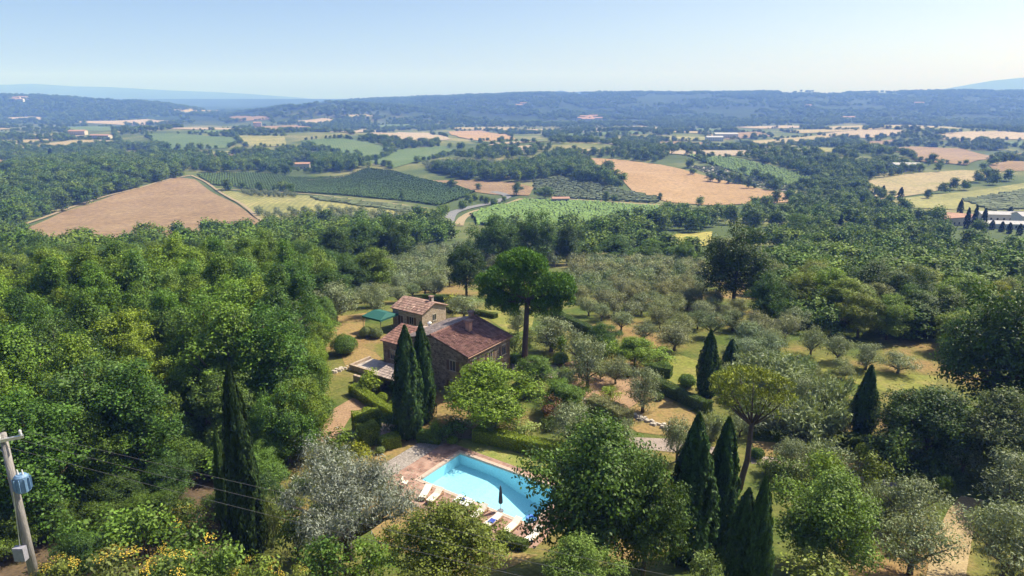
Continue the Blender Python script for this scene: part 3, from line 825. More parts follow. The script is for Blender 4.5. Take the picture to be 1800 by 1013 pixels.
# ------------------------------------------------------------------ single trees that can be told apart
TAKEN = []      # feet of placed plants, x, y, r
def P(*a, **k):
    o = plant(*a, **k)
    TAKEN.append((o.location.x, o.location.y, 1.15 * k.get('keep', 1) * 1.0))
    return o
cy = lambda cx, top, base, w, label, idx=0, col='cyp', group=None: P('cypress', cx, top, base, w, col, label, 'cypress', 'cypress_tree', group, idx)
cy(720, 572, 770, 50, 'taller dark cypress in front of the stone house, nearer the camera', 0)
cy(746, 566, 742, 38, 'slimmer cypress just behind its twin at the gable of the stone house', 1)
cy(443, 640, 985, 54, 'very tall narrow cypress in the left wood by the power lines', 1, (0.03, 0.052, 0.02))
cy(403, 752, 945, 26, 'thin pale green young cypress left of the very tall one', 0, (0.06, 0.10, 0.03))
cy(1208, 728, 990, 78, 'broad dark cypress right of the big bushy tree by the pool', 0)
cy(1259, 734, 978, 60, 'dark cypress right beside the broad one near the leaning pine', 1)
cy(1241, 580, 697, 36, 'tall cypress at the end of the clipped hedge above the leaning pine', 0)
cy(1283, 596, 652, 27, 'small cypress behind the crown of the leaning pine', 1)
cy(1513, 642, 770, 40, 'solitary dark cypress by the hedge on the right', 0)
cy(1298, 858, 1040, 54, 'dark cypress at the bottom edge, left of a pair', 1)
cy(1323, 838, 1048, 46, 'dark cypress at the bottom edge, right of a pair', 0)

tr = lambda cx, top, base, w, col, label, idx=None, name='broadleaf_tree': P('broad', cx, top, base, w, col, label, 'tree', name, None, idx)
tr(1040, 752, 1000, 285, (0.07, 0.12, 0.028), 'big dense dark bay tree overhanging the right end of the pool', 2, 'bay_tree')
tr(1130, 800, 1015, 150, (0.06, 0.10, 0.024), 'dark bushy tree between the big bay tree and the broad cypress', 0, 'bay_tree')
tr(862, 638, 752, 165, (0.155, 0.225, 0.03), 'round bright green laurel tree in front of the stone house', 4, 'laurel_tree')
tr(937, 624, 690, 72, 'mid', 'small leafy tree right of the round laurel', 1, 'laurel_tree')
tr(785, 880, 1050, 185, (0.13, 0.155, 0.032), 'yellow green tree at the bottom edge left of the sun loungers', 1)
tr(1440, 838, 1000, 205, (0.115, 0.175, 0.04), 'light green spreading tree at the bottom right behind the cypress pair', 2)
tr(1020, 950, 1050, 140, (0.13, 0.19, 0.05), 'pale green bushy tree cut by the bottom edge near the centre', 4)
tr(1737, 505, 745, 225, 'dark', 'huge dark tree at the right edge of the garden', 0)
tr(1815, 520, 760, 190, 'deep', 'dark tree half out of frame at the right edge', 3)
tr(1622, 685, 812, 190, (0.05, 0.085, 0.025), 'dark spreading tree right of the solitary cypress', 2)
tr(1755, 688, 838, 165, (0.10, 0.125, 0.065), 'greyish tree below the huge dark tree', 4)
tr(1288, 396, 540, 142, (0.045, 0.075, 0.02), 'big dark round oak standing above the right olive grove', 0, 'oak_tree')
tr(1345, 478, 575, 70, 'deep', 'smaller dark tree at the right foot of the big oak', 1, 'oak_tree')
tr(820, 424, 520, 84, (0.04, 0.075, 0.022), 'dark tree just left of the umbrella pine crown', 0, 'oak_tree')
tr(868, 382, 470, 104, 'deep', 'tall leafy tree behind the umbrella pine, left of two', 2, 'oak_tree')
tr(940, 372, 468, 96, 'deep', 'tall leafy tree behind the umbrella pine, right of two', 0, 'oak_tree')
tr(997, 393, 466, 62, 'dark', 'narrow dark tree right behind the umbrella pine', 3, 'oak_tree')
tr(1085, 413, 464, 78, 'deep', 'dark bushy tree right of the umbrella pine at the grove edge', 1, 'oak_tree')
tr(1145, 420, 462, 62, 'mid', 'round tree at the top of the right olive grove', 4, 'oak_tree')
tr(1200, 425, 470, 50, 'mid', 'small round tree left of the big dark oak', 0, 'oak_tree')
tr(640, 388, 470, 80, 'deep', 'dark tree at the left end of the tree line above the left olive grove', 3, 'oak_tree')
tr(695, 382, 466, 74, 'dark', 'dark tree in the tree line above the left olive grove, second from its left end', 0, 'oak_tree')
tr(590, 398, 480, 70, 'dark', 'dark tree where the left wood meets the tree line', 1, 'oak_tree')
tr(985, 668, 722, 78, 'mid', 'small citrus tree with a bare stem above the red shrub', 4, 'fruit_tree')
tr(1045, 735, 812, 90, (0.13, 0.17, 0.035), 'tufted yellow green tree behind the big bay tree', 3)
tr(1400, 375, 432, 55, 'mid', 'round bright tree beyond the big dark oak on its right', 4)
tr(1520, 462, 545, 110, (0.05, 0.085, 0.028), 'wide dark bush on the right slope below the pale lane', 2)
tr(1600, 470, 560, 95, (0.055, 0.09, 0.028), 'round green tree on the right slope right of the wide dark bush', 0)
tr(1690, 480, 570, 90, 'light', 'yellowish tree on the right slope left above the huge dark tree', 1)
tr(1450, 470, 555, 85, 'light', 'light green tree on the right slope beside the big oak', 4)
tr(1060, 568, 622, 62, 'deep', 'dark green bush tree beside the garden hedge right of the umbrella pine', 4)
tr(1115, 595, 648, 80, 'light', 'loose green bush tree at the corner of the right olive grove', 2)

ol = lambda cx, top, base, w, label, col='olive', idx=None: P('olive', cx, top, base, w, col, label, 'olive tree', 'olive_tree', None, idx)
for (cx, top, base, w, label) in [
    (968, 558, 618, 86, 'full olive tree right of the umbrella pine trunk'), (910, 540, 588, 52, 'olive tree just left of the umbrella pine trunk'),
    (815, 518, 560, 58, 'olive tree behind the stone annex'), (1032, 598, 682, 82, 'large olive tree on the dry slope right of the house'),
    (1018, 580, 640, 56, 'olive tree directly behind the large one on the dry slope'), (1082, 628, 676, 50, 'slim olive tree with a visible trunk on the dry slope'),
    (1130, 648, 725, 76, 'olive tree with a shadow on the bare slope above the stone edging'), (1000, 712, 785, 88, 'bushy olive behind the pool hedge'),
    (1095, 740, 795, 52, 'thin olive beside the gravel path above the bay tree'), (1190, 735, 812, 66, 'olive tree standing left of the broad dark cypress'),
    (1388, 768, 826, 62, 'olive tree right of the leaning pine'), (590, 500, 566, 88, 'olive tree casting shade on the lawn left of the annex'),
    (662, 500, 556, 50, 'olive tree behind the green canopy'), (1425, 575, 625, 46, 'olive tree at the top of the green lawn, leftmost of a row'),
    (1471, 588, 636, 52, 'olive tree on the green lawn, second of a row'), (1521, 604, 650, 58, 'olive tree on the green lawn, third of a row'),
    (1578, 620, 656, 60, 'olive tree on the green lawn, rightmost of a row'), (1300, 728, 768, 46, 'olive behind the trunk of the leaning pine'),
    (1585, 835, 930, 110, 'grey olive left of the straw path, farther one'), (1600, 900, 1010, 130, 'grey olive left of the straw path at the bottom edge'),
    (1770, 800, 900, 120, 'olive at the right edge beside the straw path, farther one'), (1760, 880, 1020, 150, 'broad olive at the right edge beside the straw path'),
    (1690, 760, 832, 80, 'olive at the upper end of the straw path'), (1410, 660, 730, 66, 'olive right of the leaning pine crown')]:
    ol(cx, top, base, w, label)
# the large silver olive in the foreground
lbs = broad_lobes(6.2, 5.2, 2.3, 60, 77, 0.22, 0.4, 0.5)
sil = (crown_mesh('silver_crown', lbs, 330, 0.22, 0.3, 77, 'leaf_grey', shell=0.75), None, 6.2, 5.2)
x, y, z, h, r = size_px(612, 806, 985, 250)
mb = MB()
mb.tube([(0, 0, -0.6), (0.1, 0.05, 0.8), (0.05, 0, 1.5)], [0.5, 0.36, 0.34], 9)
for q in sorted(lbs.tolist(), key=lambda q: -math.hypot(q[0], q[1]))[:12]:
    mb.tube([(0.05, 0, 1.3), (q[0] * 0.35, q[1] * 0.35, 1.9 + 0.1 * q[2]), (q[0] * 0.7, q[1] * 0.7, 1.2 + q[2] * 0.55), q[:3]], [0.24, 0.18, 0.11, 0.03], 6)
so = put('olive_tree', (sil[0], mesh_np('silver_trunk', mb.v, mb.f, [M['bark']], smooth=True), 6.2, 5.2), x, y, h, r, GREEN['silver'],
         'big silvery olive tree with forked dark limbs in the foreground left of the pool', 'olive tree', None, 0.4, z)
TAKEN.append((x, y, 4))

# the two stone pines
def stone_pine(px_base, lobes_px, trunk_px, label, color, per, size, fz, limb_r):
    """lobes_px: (column, row, radius in px, depth offset in m); trunk_px: columns, rows of the stem; all at the foot's distance"""
    bx, by, bz = gp(*px_base)
    def at(cx, cy_, off=0.0):
        dx, dy, dz = px_ray(cx, cy_)
        t = (by + off) / dy
        return Vector((t * dx - bx, off, CAM_Z + t * dz - bz))
    dep = by * CP - (bz + 6 - CAM_Z) * SP
    root = link('stone_pine', None, loc=(bx, by, bz)); tag(root, label, 'pine tree')
    TAKEN.append((bx, by, 2))
    st = [at(*p) for p in trunk_px]
    st[0].z -= 0.5
    n = len(st)
    mb = MB(); mb.tube(st, [limb_r * (1.15 - 0.45 * i / (n - 1)) for i in range(n)], 10)
    top = st[-1]
    L = []
    for (cx, cy_, rp, off) in lobes_px:
        c = at(cx, cy_, off); r_ = rp * dep / F_PX
        L.append((c.x, c.y, c.z, r_, fz))
        mid = top.lerp(c, 0.5) + Vector((0, 0, -0.35 * r_))
        mb.tube([st[-2].lerp(top, 0.6), mid, c], [limb_r * 0.42, limb_r * 0.25, limb_r * 0.07], 6)
    link('trunk', mesh_np('pine_trunk', mb.v, mb.f, [M['bark_pine']], smooth=True), root)
    V, F, T = pine_tufts(L, per, len(L), size)
    c = link('crown', mesh_np('pine_crown', V, F, [M['needle']], tint=T), root); c.color = (*color, 1)
M['bark_pine'] = surf('bark_pine', (0.075, 0.055, 0.045), (0.14, 0.105, 0.085), 2, 0.95, 0.6, stretch=(1, 1, 0.3))
stone_pine((922, 640), [(905, 482, 33, 0), (880, 490, 28, -1.5), (935, 478, 30, 1.5), (915, 468, 30, 0.8), (893, 515, 27, 1.2), (925, 508, 34, -1), (862, 505, 24, 0.5), (850, 494, 16, 0),
                        (955, 500, 26, 0.3), (975, 505, 30, -0.8), (990, 498, 21, 0.8), (960, 522, 27, 1.2), (900, 466, 22, -1.0), (940, 462, 18, 0.5), (982, 520, 20, 0.2), (875, 528, 20, -1),
                        (912, 530, 24, 1.0), (950, 537, 18, -0.5), (918, 456, 24, 0), (892, 462, 22, .5), (940, 466, 24, -.5), (905, 458, 22, 1.0), (930, 458, 20, 1), (968, 532, 22, .6), (945, 530, 22, 1.5), (988, 510, 22, 0), (860, 520, 20, .8), (890, 535, 20, 1.5), (968, 547, 21, -.4), (988, 530, 24, .5), (946, 550, 18, .8), (872, 537, 20, 0), (897, 548, 17, -.8), (1000, 510, 15, 0)],
           [(922, 640), (923, 605), (925, 570), (926, 540), (924, 520)], 'tall dark umbrella pine with a bare trunk beside the stone house', (0.085, 0.165, 0.028), 520, 0.36, 0.85, 0.38)
stone_pine((1300, 860), [(1275, 668, 24, 0), (1300, 660, 26, 1.2), (1325, 662, 28, -1), (1350, 668, 26, 0.5), (1375, 680, 24, 0), (1385, 700, 18, -0.6), (1265, 688, 20, 0.8), (1290, 690, 24, -1.2),
                         (1320, 692, 26, 1.0), (1350, 700, 24, -0.8), (1370, 712, 18, 0.8), (1300, 712, 20, 0.4), (1335, 722, 18, -0.4), (1278, 710, 16, -0.6), (1258, 672, 14, 0), (1362, 728, 14, 0.3)],
           [(1298, 862), (1305, 838), (1314, 808), (1317, 780), (1320, 757), (1322, 742)], 'leaning stone pine with a thin yellow green crown on a bare forked trunk', (0.19, 0.215, 0.045), 210, 0.34, 0.62, 0.25)

# shrubs
sh = lambda kind, cx, top, base, w, col, label, idx=None, name='shrub': P(kind, cx, top, base, w, col, label, 'shrub', name, None, idx, ('stem', 'leaves'))
for (kind, cx, top, base, w, col, label) in [
    ('shrub', 1440, 795, 856, 80, (0.15, 0.21, 0.035), 'bright green round shrub right of the leaning pine foot'),
    ('shrub', 595, 755, 806, 72, (0.11, 0.16, 0.03), 'green bushy shrub left of the pool gravel path'),
    ('shrub', 632, 782, 818, 46, (0.24, 0.25, 0.03), 'yellow shrub behind the silver olive'),
    ('shrub', 1235, 972, 1030, 70, (0.15, 0.20, 0.09), 'pale green shrub below the broad dark cypress'),
    ('shrub', 1430, 982, 1035, 120, (0.17, 0.20, 0.05), 'leafy shrub at the bottom edge right of the cypress pair'),
    ('feather', 1350, 618, 690, 120, 'sage', 'feathery grey green shrub above the leaning pine'),
    ('feather', 1425, 690, 770, 110, 'sage', 'feathery shrub between the leaning pine and the solitary cypress'),
    ('feather', 1460, 655, 735, 90, 'sage', 'feathery shrub left above the solitary cypress'),
    ('feather', 1365, 700, 762, 90, (0.2, 0.23, 0.13), 'pale feathery shrub under the leaning pine crown'),
    ('feather', 1320, 640, 700, 70, 'olive', 'grey shrub behind the leaning pine crown'),
    ('feather', 1450, 775, 822, 80, 'sage', 'feathery grey shrub behind the bright green round shrub'),
    ('shrub', 1560, 760, 838, 90, (0.08, 0.12, 0.035), 'dark green shrub below the hedge on the right'),
    ('shrub', 1530, 800, 862, 70, (0.14, 0.17, 0.04), 'yellow green shrub at the bend of the right path'),
    ('feather', 1540, 850, 915, 70, 'sage', 'grey shrub beside the light green spreading tree'),
    ('shrub', 968, 700, 738, 46, (0.17, 0.085, 0.06), 'reddish purple round shrub behind the pool hedge'),
    ('shrub', 920, 740, 772, 60, 'sage', 'greyish shrub at the left end of the pool hedge'),
    ('shrub', 1000, 690, 720, 50, 'box', 'yellowish shrub under the citrus tree'),
    ('shrub', 1070, 680, 705, 46, 'box', 'low yellow green shrub on the dry slope'),
    ('shrub', 905, 585, 625, 40, (0.1, 0.14, 0.05), 'shrub at the right corner of the stone house'),
    ('shrub', 985, 590, 628, 34, 'mid', 'shrub below the full olive tree'),
    ('shrub', 855, 600, 650, 26, (0.12, 0.17, 0.07), 'climbing shrub against the front wall of the stone house'),
    ('shrub', 655, 655, 690, 56, 'box', 'shrub on the bank below the terrace'),
    ('shrub', 690, 728, 765, 46, 'deep', 'dark shrub at the foot of the tall cypress'),
    ('shrub', 800, 735, 775, 60, 'deep', 'dark shrub between cypress and round laurel'),
    ('shrub', 770, 745, 775, 50, 'mid', 'shrub at the head of the pool path'),
    ('feather', 470, 860, 960, 70, (0.2, 0.24, 0.07), 'light shrub between the very tall cypress and the silver olive'),
    ('shrub', 525, 900, 985, 90, (0.12, 0.16, 0.06), 'leafy shrub under the left side of the silver olive'),
    ('shrub', 650, 955, 1025, 90, 'mid', 'green shrub under the silver olive at the bottom edge'),
    ('shrub', 570, 950, 1030, 100, 'deep', 'dark shrub below the silver olive at the bottom edge'),
    ('shrub', 690, 925, 985, 60, (0.16, 0.19, 0.06), 'pale shrub right of the silver olive trunk'),
    ('shrub', 800, 520, 548, 60, 'yellow', 'golden shrub behind the annex gable'),
    ('shrub', 1075, 600, 640, 50, 'light', 'bright shrub along the upper garden hedge'),
    ('shrub', 1160, 612, 640, 60, 'light', 'bright shrub on the grass below the right grove'),
    ('feather', 1245, 720, 770, 50, 'olive', 'grey bush behind the dark cypress pair by the path')]:
    sh(kind, cx, top, base, w, col, label)
# bottom-left undergrowth with yellow broom
_r = random.Random(9)
for i, (cx, top, base, w, col, fl, label) in enumerate([
    (190, 905, 985, 130, (0.10, 0.17, 0.035), 0, 'bright bramble bush behind the power pole'), (260, 900, 985, 110, (0.12, 0.19, 0.04), 0, 'bright bramble bush at the foot of the left wood'),
    (340, 930, 1010, 120, (0.10, 0.16, 0.04), 1, 'bush with a few yellow flowers left of the very tall cypress'), (110, 985, 1050, 90, (0.13, 0.15, 0.04), 1, 'yellow broom bush beside the pole foot'),
    (205, 975, 1060, 130, (0.14, 0.16, 0.06), 1, 'yellow broom bush at the bottom edge, left one'), (300, 975, 1060, 110, (0.12, 0.17, 0.05), 1, 'yellow broom bush at the bottom edge, middle one'),
    (400, 955, 1050, 110, (0.11, 0.17, 0.04), 0, 'green bush below the very tall cypress'), (455, 985, 1060, 90, (0.13, 0.17, 0.04), 1, 'yellow broom bush at the bottom edge, right one'),
    (525, 1000, 1060, 60, (0.16, 0.18, 0.05), 1, 'yellow broom bush below the silver olive'), (130, 920, 1000, 70, 'deep', 0, 'dark bush close to the power pole'),
    (320, 890, 960, 80, (0.09, 0.12, 0.03), 1, 'olive green bush in the shade of the left wood')]):
    o = sh('shrub', cx, top, base, w, col, label, name='broom_bush' if fl else 'bramble_bush')
    if fl:
        rng = np.random.default_rng(100 + i); n = 7
        d = unit(rng.normal(size=(n, 3))); d[:, 2] = np.abs(d[:, 2]) + 0.15
        d = unit(np.repeat(unit(d), 42, 0) + rng.normal(0, 0.13, (n * 42, 3)))
        C = d * np.array([1.15, 1.15, 0.95]) * rng.uniform(0.85, 1.06, (len(d), 1)) + (0, 0, 1.05)
        V, F = leaf_quads(C, d[:len(C)] + (0, 0, 1), 0.05, 0.8, rng)
        fo_ = link('flowers', mesh_np('broom_flowers', V, F, [M['flower_yellow']]), o); fo_['kind'] = 'stuff'

# ------------------------------------------------------------------ clipped hedges and box balls
def hedge(pp, width, height, color, label, name='clipped_hedge', world=False, leaf=0.13, rough=0.08, dens=210, cat='hedge'):
    pts = np.array(pp if world else px_poly(pp), float)
    rng = np.random.default_rng(len(label) * 7 + int(abs(pts[0, 0]) * 10))
    seg = np.diff(pts, axis=0); L = np.hypot(seg[:, 0], seg[:, 1]); tot = L.sum()
    cum = np.concatenate([[0], np.cumsum(L)])
    def at(s):
        i = np.clip(np.searchsorted(cum, s, 'right') - 1, 0, len(seg) - 1)
        f = (s - cum[i]) / np.maximum(1e-6, L[i])
        p = pts[i] + seg[i] * f[:, None]; t = seg[i] / L[i][:, None]
        return p, np.column_stack([-t[:, 1], t[:, 0]]), t
    per = 2 * height + width
    n = int(dens * tot * per) + int(dens * 2 * width * height)
    s = rng.uniform(0, tot, n); q = rng.uniform(0, per, n)
    p, nn, t = at(s)
    side = np.where(q < height, -1, np.where(q > height + width, 1, 0))
    off = np.where(side == 0, (q - height) - width / 2, side * width / 2)
    hz = np.where(side == -1, q, np.where(side == 1, per - q, height))
    # round the shoulders
    k = np.clip((hz - height * 0.72) / (height * 0.28), 0, 1); off = off * (1 - 0.14 * k ** 2)
    wob = 1 + rough * (vnoise(s / 0.8, q / 0.8, 3) * 2 + vnoise(s / 2.5, q / 3, 4) * 2)
    ends = int(dens * 2 * width * height)
    if ends:
        e = rng.random(ends) < 0.5
        s[:ends] = np.where(e, 0, tot); p, nn, t = at(np.clip(s, 0, tot - 1e-4))
        off[:ends] = rng.uniform(-width / 2, width / 2, ends); hz[:ends] = rng.uniform(0, height, ends)
    N = np.column_stack([nn * side[:, None], (side == 0) * 1.0])
    if ends: N[:ends] = np.column_stack([t[:ends] * np.where(e, -1, 1)[:, None], np.zeros(ends)])
    xy = p + nn * (off * wob)[:, None]
    c0 = pts.mean(0); z0 = tz(*c0)
    z = terrain(xy[:, 0], xy[:, 1]) + hz * wob + rng.normal(0, 0.02, n)
    C = np.column_stack([xy - c0, z - z0])
    V, F = leaf_quads(C, N + rng.normal(0, 0.55, (n, 3)), leaf, 0.6, rng)
    T = np.clip(rng.normal(1, 0.2, n), 0.5, 1.6)
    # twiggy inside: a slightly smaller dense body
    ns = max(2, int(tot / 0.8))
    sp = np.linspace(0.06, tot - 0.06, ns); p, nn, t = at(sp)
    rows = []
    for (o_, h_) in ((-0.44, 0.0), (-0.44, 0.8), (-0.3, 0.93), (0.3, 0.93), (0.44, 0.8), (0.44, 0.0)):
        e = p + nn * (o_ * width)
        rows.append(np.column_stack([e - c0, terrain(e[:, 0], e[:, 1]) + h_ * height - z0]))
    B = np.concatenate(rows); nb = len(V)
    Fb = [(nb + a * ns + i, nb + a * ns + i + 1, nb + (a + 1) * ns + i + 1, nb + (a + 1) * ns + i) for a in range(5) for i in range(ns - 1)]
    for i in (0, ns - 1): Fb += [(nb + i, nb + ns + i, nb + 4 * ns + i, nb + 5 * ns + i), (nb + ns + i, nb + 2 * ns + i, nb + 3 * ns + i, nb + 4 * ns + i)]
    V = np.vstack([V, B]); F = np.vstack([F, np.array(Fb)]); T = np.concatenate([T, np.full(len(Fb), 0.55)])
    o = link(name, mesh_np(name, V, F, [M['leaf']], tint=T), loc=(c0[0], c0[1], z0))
    o.color = (*(GREEN[color] if isinstance(color, str) else color), 1)
    tag(o, label, cat)
    for q_ in pts: TAKEN.append((q_[0], q_[1], width))
    return o
def ball(cx, base, w, color, label, squash=0.9, cat='shrub', name='clipped_box_ball'):
    x, y, z = gp(cx, base)
    dep = y * CP - (z - CAM_Z) * SP
    r = w * dep / F_PX / 2
    rng = np.random.default_rng(int(cx * 3 + base))
    n = int(900 * r * r * 3) + 200
    d = unit(rng.normal(size=(n, 3))); d[:, 2] = np.abs(d[:, 2]) * 1.0 + np.where(rng.random(n) < 0.4, -0.3, 0)
    d = unit(d)
    wob = 1 + 0.09 * np.sin(d[:, 0] * 5 + cx) * np.sin(d[:, 1] * 5 + base) + 0.06 * rng.normal(size=n)
    C = d * (r * wob)[:, None] * (1, 1, squash) + (0, 0, r * squash * 0.75)
    V, F = leaf_quads(C, d + rng.normal(0, 0.5, (n, 3)), 0.12, 0.6, rng)
    T = np.clip(rng.normal(1, 0.2, n), 0.5, 1.6)
    # dense twig body
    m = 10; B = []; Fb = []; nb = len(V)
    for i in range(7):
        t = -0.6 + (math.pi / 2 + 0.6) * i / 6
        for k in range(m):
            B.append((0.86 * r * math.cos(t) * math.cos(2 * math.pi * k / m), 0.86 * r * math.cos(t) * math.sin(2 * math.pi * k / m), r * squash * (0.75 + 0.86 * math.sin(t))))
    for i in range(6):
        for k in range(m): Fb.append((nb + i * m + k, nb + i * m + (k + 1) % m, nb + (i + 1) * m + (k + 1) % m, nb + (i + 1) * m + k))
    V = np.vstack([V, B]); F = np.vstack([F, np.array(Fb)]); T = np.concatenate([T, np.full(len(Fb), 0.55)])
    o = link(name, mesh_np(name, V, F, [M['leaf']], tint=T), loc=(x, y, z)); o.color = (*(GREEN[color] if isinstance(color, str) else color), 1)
    tag(o, label, cat); TAKEN.append((x, y, r))
hedge([(836, 772), (900, 786), (985, 803)], 1.5, 1.35, 'box', 'long clipped hedge behind the far side of the pool')
hedge([(622, 762), (668, 752)], 1.5, 2.2, 'box', 'tall box shaped hedge left of the cypresses, upper block')
hedge([(632, 784), (664, 775)], 1.6, 2.0, 'box', 'tall box shaped hedge left of the cypresses, front block')
hedge([(622, 690), (645, 706), (668, 722), (705, 742)], 1.3, 1.1, 'box', 'wavy clipped hedge on the bank left of the cypresses')
hedge([(668, 790), (702, 782)], 1.3, 1.2, 'box', 'low rounded hedge block at the end of the gravel path')
hedge([(735, 774), (775, 778)], 1.1, 1.1, 'mid', 'low dark hedge at the head of the pool, in cypress shade')
hedge([(1152, 682), (1195, 704), (1246, 726)], 1.3, 1.3, (0.07, 0.11, 0.025), 'long dark clipped hedge on the dry slope')
hedge([(1470, 782), (1515, 790), (1575, 796)], 1.4, 1.3, (0.07, 0.11, 0.028), 'dark clipped hedge at the foot of the solitary cypress')
hedge([(972, 560), (1010, 577), (1058, 600)], 1.4, 1.4, (0.07, 0.11, 0.03), 'clipped hedge right of the umbrella pine along the grove')
hedge([(745, 532), (800, 536)], 1.3, 1.5, (0.06, 0.10, 0.03), 'clipped hedge behind the annex')
hedge([(1328, 766), (1395, 776)], 1.2, 1.0, (0.09, 0.13, 0.03), 'low hedge behind the leaning pine trunk')
hedge([(1135, 655), (1180, 663)], 1.4, 1.3, (0.09, 0.14, 0.03), 'box shaped hedge block beside the bright grass')
hedge([(1036, 722), (1068, 732), (1100, 750)], 2.2, 1.7, (0.20, 0.20, 0.12), 'dome shaped variegated hedge speckled with pale leaves', rough=0.14)
hedge([(770, 548), (835, 552), (872, 560)], 1.0, 0.8, (0.11, 0.14, 0.04), 'low hedge along the lawn behind the house')
hedge([(828, 936), (858, 946)], 1.0, 0.8, (0.09, 0.13, 0.035), 'small clipped hedge behind the loungers, left one')
hedge([(876, 953), (925, 968)], 1.0, 0.8, (0.09, 0.13, 0.035), 'small clipped hedge behind the loungers, right one')
for (cx, base, w, col, label) in [
    (644, 592, 22, (0.17, 0.2, 0.10), 'pale clipped ball in front of the green canopy, left one'), (662, 594, 22, (0.17, 0.2, 0.10), 'pale clipped ball in front of the green canopy, right one'),
    (606, 622, 42, 'mid', 'big dark clipped ball at the edge of the left wood'), (668, 797, 16, 'sage', 'little ball shrub beside the low rounded hedge block'),
    (906, 640, 24, 'mid', 'clipped ball right of the house corner'), (1165, 655, 26, 'mid', 'clipped ball beside the box shaped hedge block'),
    (1207, 680, 28, 'mid', 'clipped ball left of the tall cypress'), (1520, 806, 34, 'box', 'flat clipped ball in front of the right hedge'),
    (1330, 806, 24, 'deep', 'dark ball right of the leaning pine trunk'), (645, 680, 26, 'mid', 'ball shrub above the wavy hedge, upper one'),
    (672, 706, 20, 'box', 'ball shrub above the wavy hedge, middle one'), (693, 716, 18, 'box', 'ball shrub above the wavy hedge, lower one'),
    (795, 780, 18, 'light', 'small light ball at the corner of the pool deck'), (910, 700, 34, 'light', 'light green ball right of the round laurel'),
    (1100, 662, 20, 'mid', 'small ball on the dry slope'), (1158, 703, 16, 'deep', 'small dark ball beside the olive above the stone edging'),
    (1470, 838, 34, (0.12, 0.15, 0.07), 'low mound beside the bright green round shrub'), (985, 640, 26, 'mid', 'ball shrub under the umbrella pine'),
    (700, 762, 16, 'sage', 'little grey ball at the foot of the taller cypress'), (884, 775, 16, 'sage', 'pale little shrub in front of the pool hedge')]:
    ball(cx, base, w, col, label)

# ------------------------------------------------------------------ woods and groves
rngw = np.random.default_rng(2024)
def scatter(poly, spacing, world=False, jitter=0.42, avoid=2.0, fields=True, clear=0.0):
    wp = poly if world else px_poly(poly)
    A = np.array(wp); x0, y0 = A.min(0); x1, y1 = A.max(0)
    gx, gy = np.meshgrid(np.arange(x0, x1, spacing), np.arange(y0, y1, spacing * 0.9))
    gx = gx + (np.arange(gx.shape[0]) % 2)[:, None] * spacing / 2
    gx = gx.ravel() + rngw.uniform(-jitter, jitter, gx.size) * spacing; gy = gy.ravel() + rngw.uniform(-jitter, jitter, gy.size) * spacing
    ok = in_poly(gx, gy, wp)
    gx, gy = gx[ok], gy[ok]
    gz = terrain(gx, gy)
    px, py = to_px(gx, gy, gz)
    if fields:
        for f in FIELDS_PX: 
            bad = in_poly(px, py, f)
            gx, gy, gz, px, py = gx[~bad], gy[~bad], gz[~bad], px[~bad], py[~bad]
    if clear and len(gx):      # leave the fields behind in view
        tx, ty = to_px(gx, gy, gz + clear)
        bad = np.zeros(len(gx), bool)
        for f in MAIN_FIELDS: bad |= in_poly(tx, ty, f)
        bad &= rngw.random(len(gx)) > 0.12
        gx, gy, gz, px, py = gx[~bad], gy[~bad], gz[~bad], px[~bad], py[~bad]
    if avoid and TAKEN and len(gx):
        T = np.array(TAKEN)
        d = np.hypot(gx[:, None] - T[None, :, 0], gy[:, None] - T[None, :, 1]) - T[None, :, 2]
        ok = d.min(1) > avoid
        gx, gy, gz, px, py = gx[ok], gy[ok], gz[ok], px[ok], py[ok]
    return gx, gy, gz, px, py
WILD = []      # broadleaf trees: x, y, h, r, colour, region
OLV = []
def wild(poly, spacing, hr, rr, cols, region, world=False, **k):
    gx, gy, gz, px, py = scatter(poly, spacing, world, **k)
    for a, b in zip(gx, gy):
        h = rngw.uniform(*hr)
        WILD.append((a, b, h, h * rngw.uniform(*rr), cols[rngw.integers(len(cols))], region))
def grove(poly, spacing, hr, cols, region, world=False, **k):
    gx, gy, gz, px, py = scatter(poly, spacing, world, jitter=0.2, **k)
    for a, b in zip(gx, gy):
        h = rngw.uniform(*hr)
        OLV.append((a, b, h, h * rngw.uniform(0.5, 0.66), cols[rngw.integers(len(cols))], region))
LEFTW = [(0.065, 0.12, 0.022), (0.09, 0.155, 0.026), (0.12, 0.185, 0.03), (0.145, 0.205, 0.032), (0.10, 0.16, 0.045)]
wild([(-24.5, 58), (-26, 80), (-31, 100), (-40, 118), (-60, 118), (-75, 92), (-64, 60), (-48, 45), (-31, 47)], 4.8, (9.0, 15.0), (0.23, 0.32), LEFTW, 'in the tall wood left of the pool and house', True, avoid=1.0)
wild([(-30, 104), (-26, 128), (-55, 165), (-130, 190), (-150, 150), (-100, 118), (-62, 119), (-38, 119)], 6.5, (7.5, 10.5), (0.42, 0.52), [(0.07, 0.125, 0.026), (0.11, 0.165, 0.034), (0.14, 0.195, 0.04), (0.06, 0.105, 0.03)],
     'in the back of the left wood', True)
wild([(-100, 470), (-100, 425), (60, 416), (200, 420), (300, 424), (460, 406), (560, 398), (740, 392), (795, 424), (720, 446), (620, 462), (560, 495), (500, 500), (300, 470)], 7.5, (6.5, 10), (0.45, 0.58),
     [(0.07, 0.12, 0.028), (0.085, 0.135, 0.034), (0.12, 0.165, 0.05), (0.055, 0.095, 0.028)], 'in the belt of woodland below the brown field', clear=5.0)
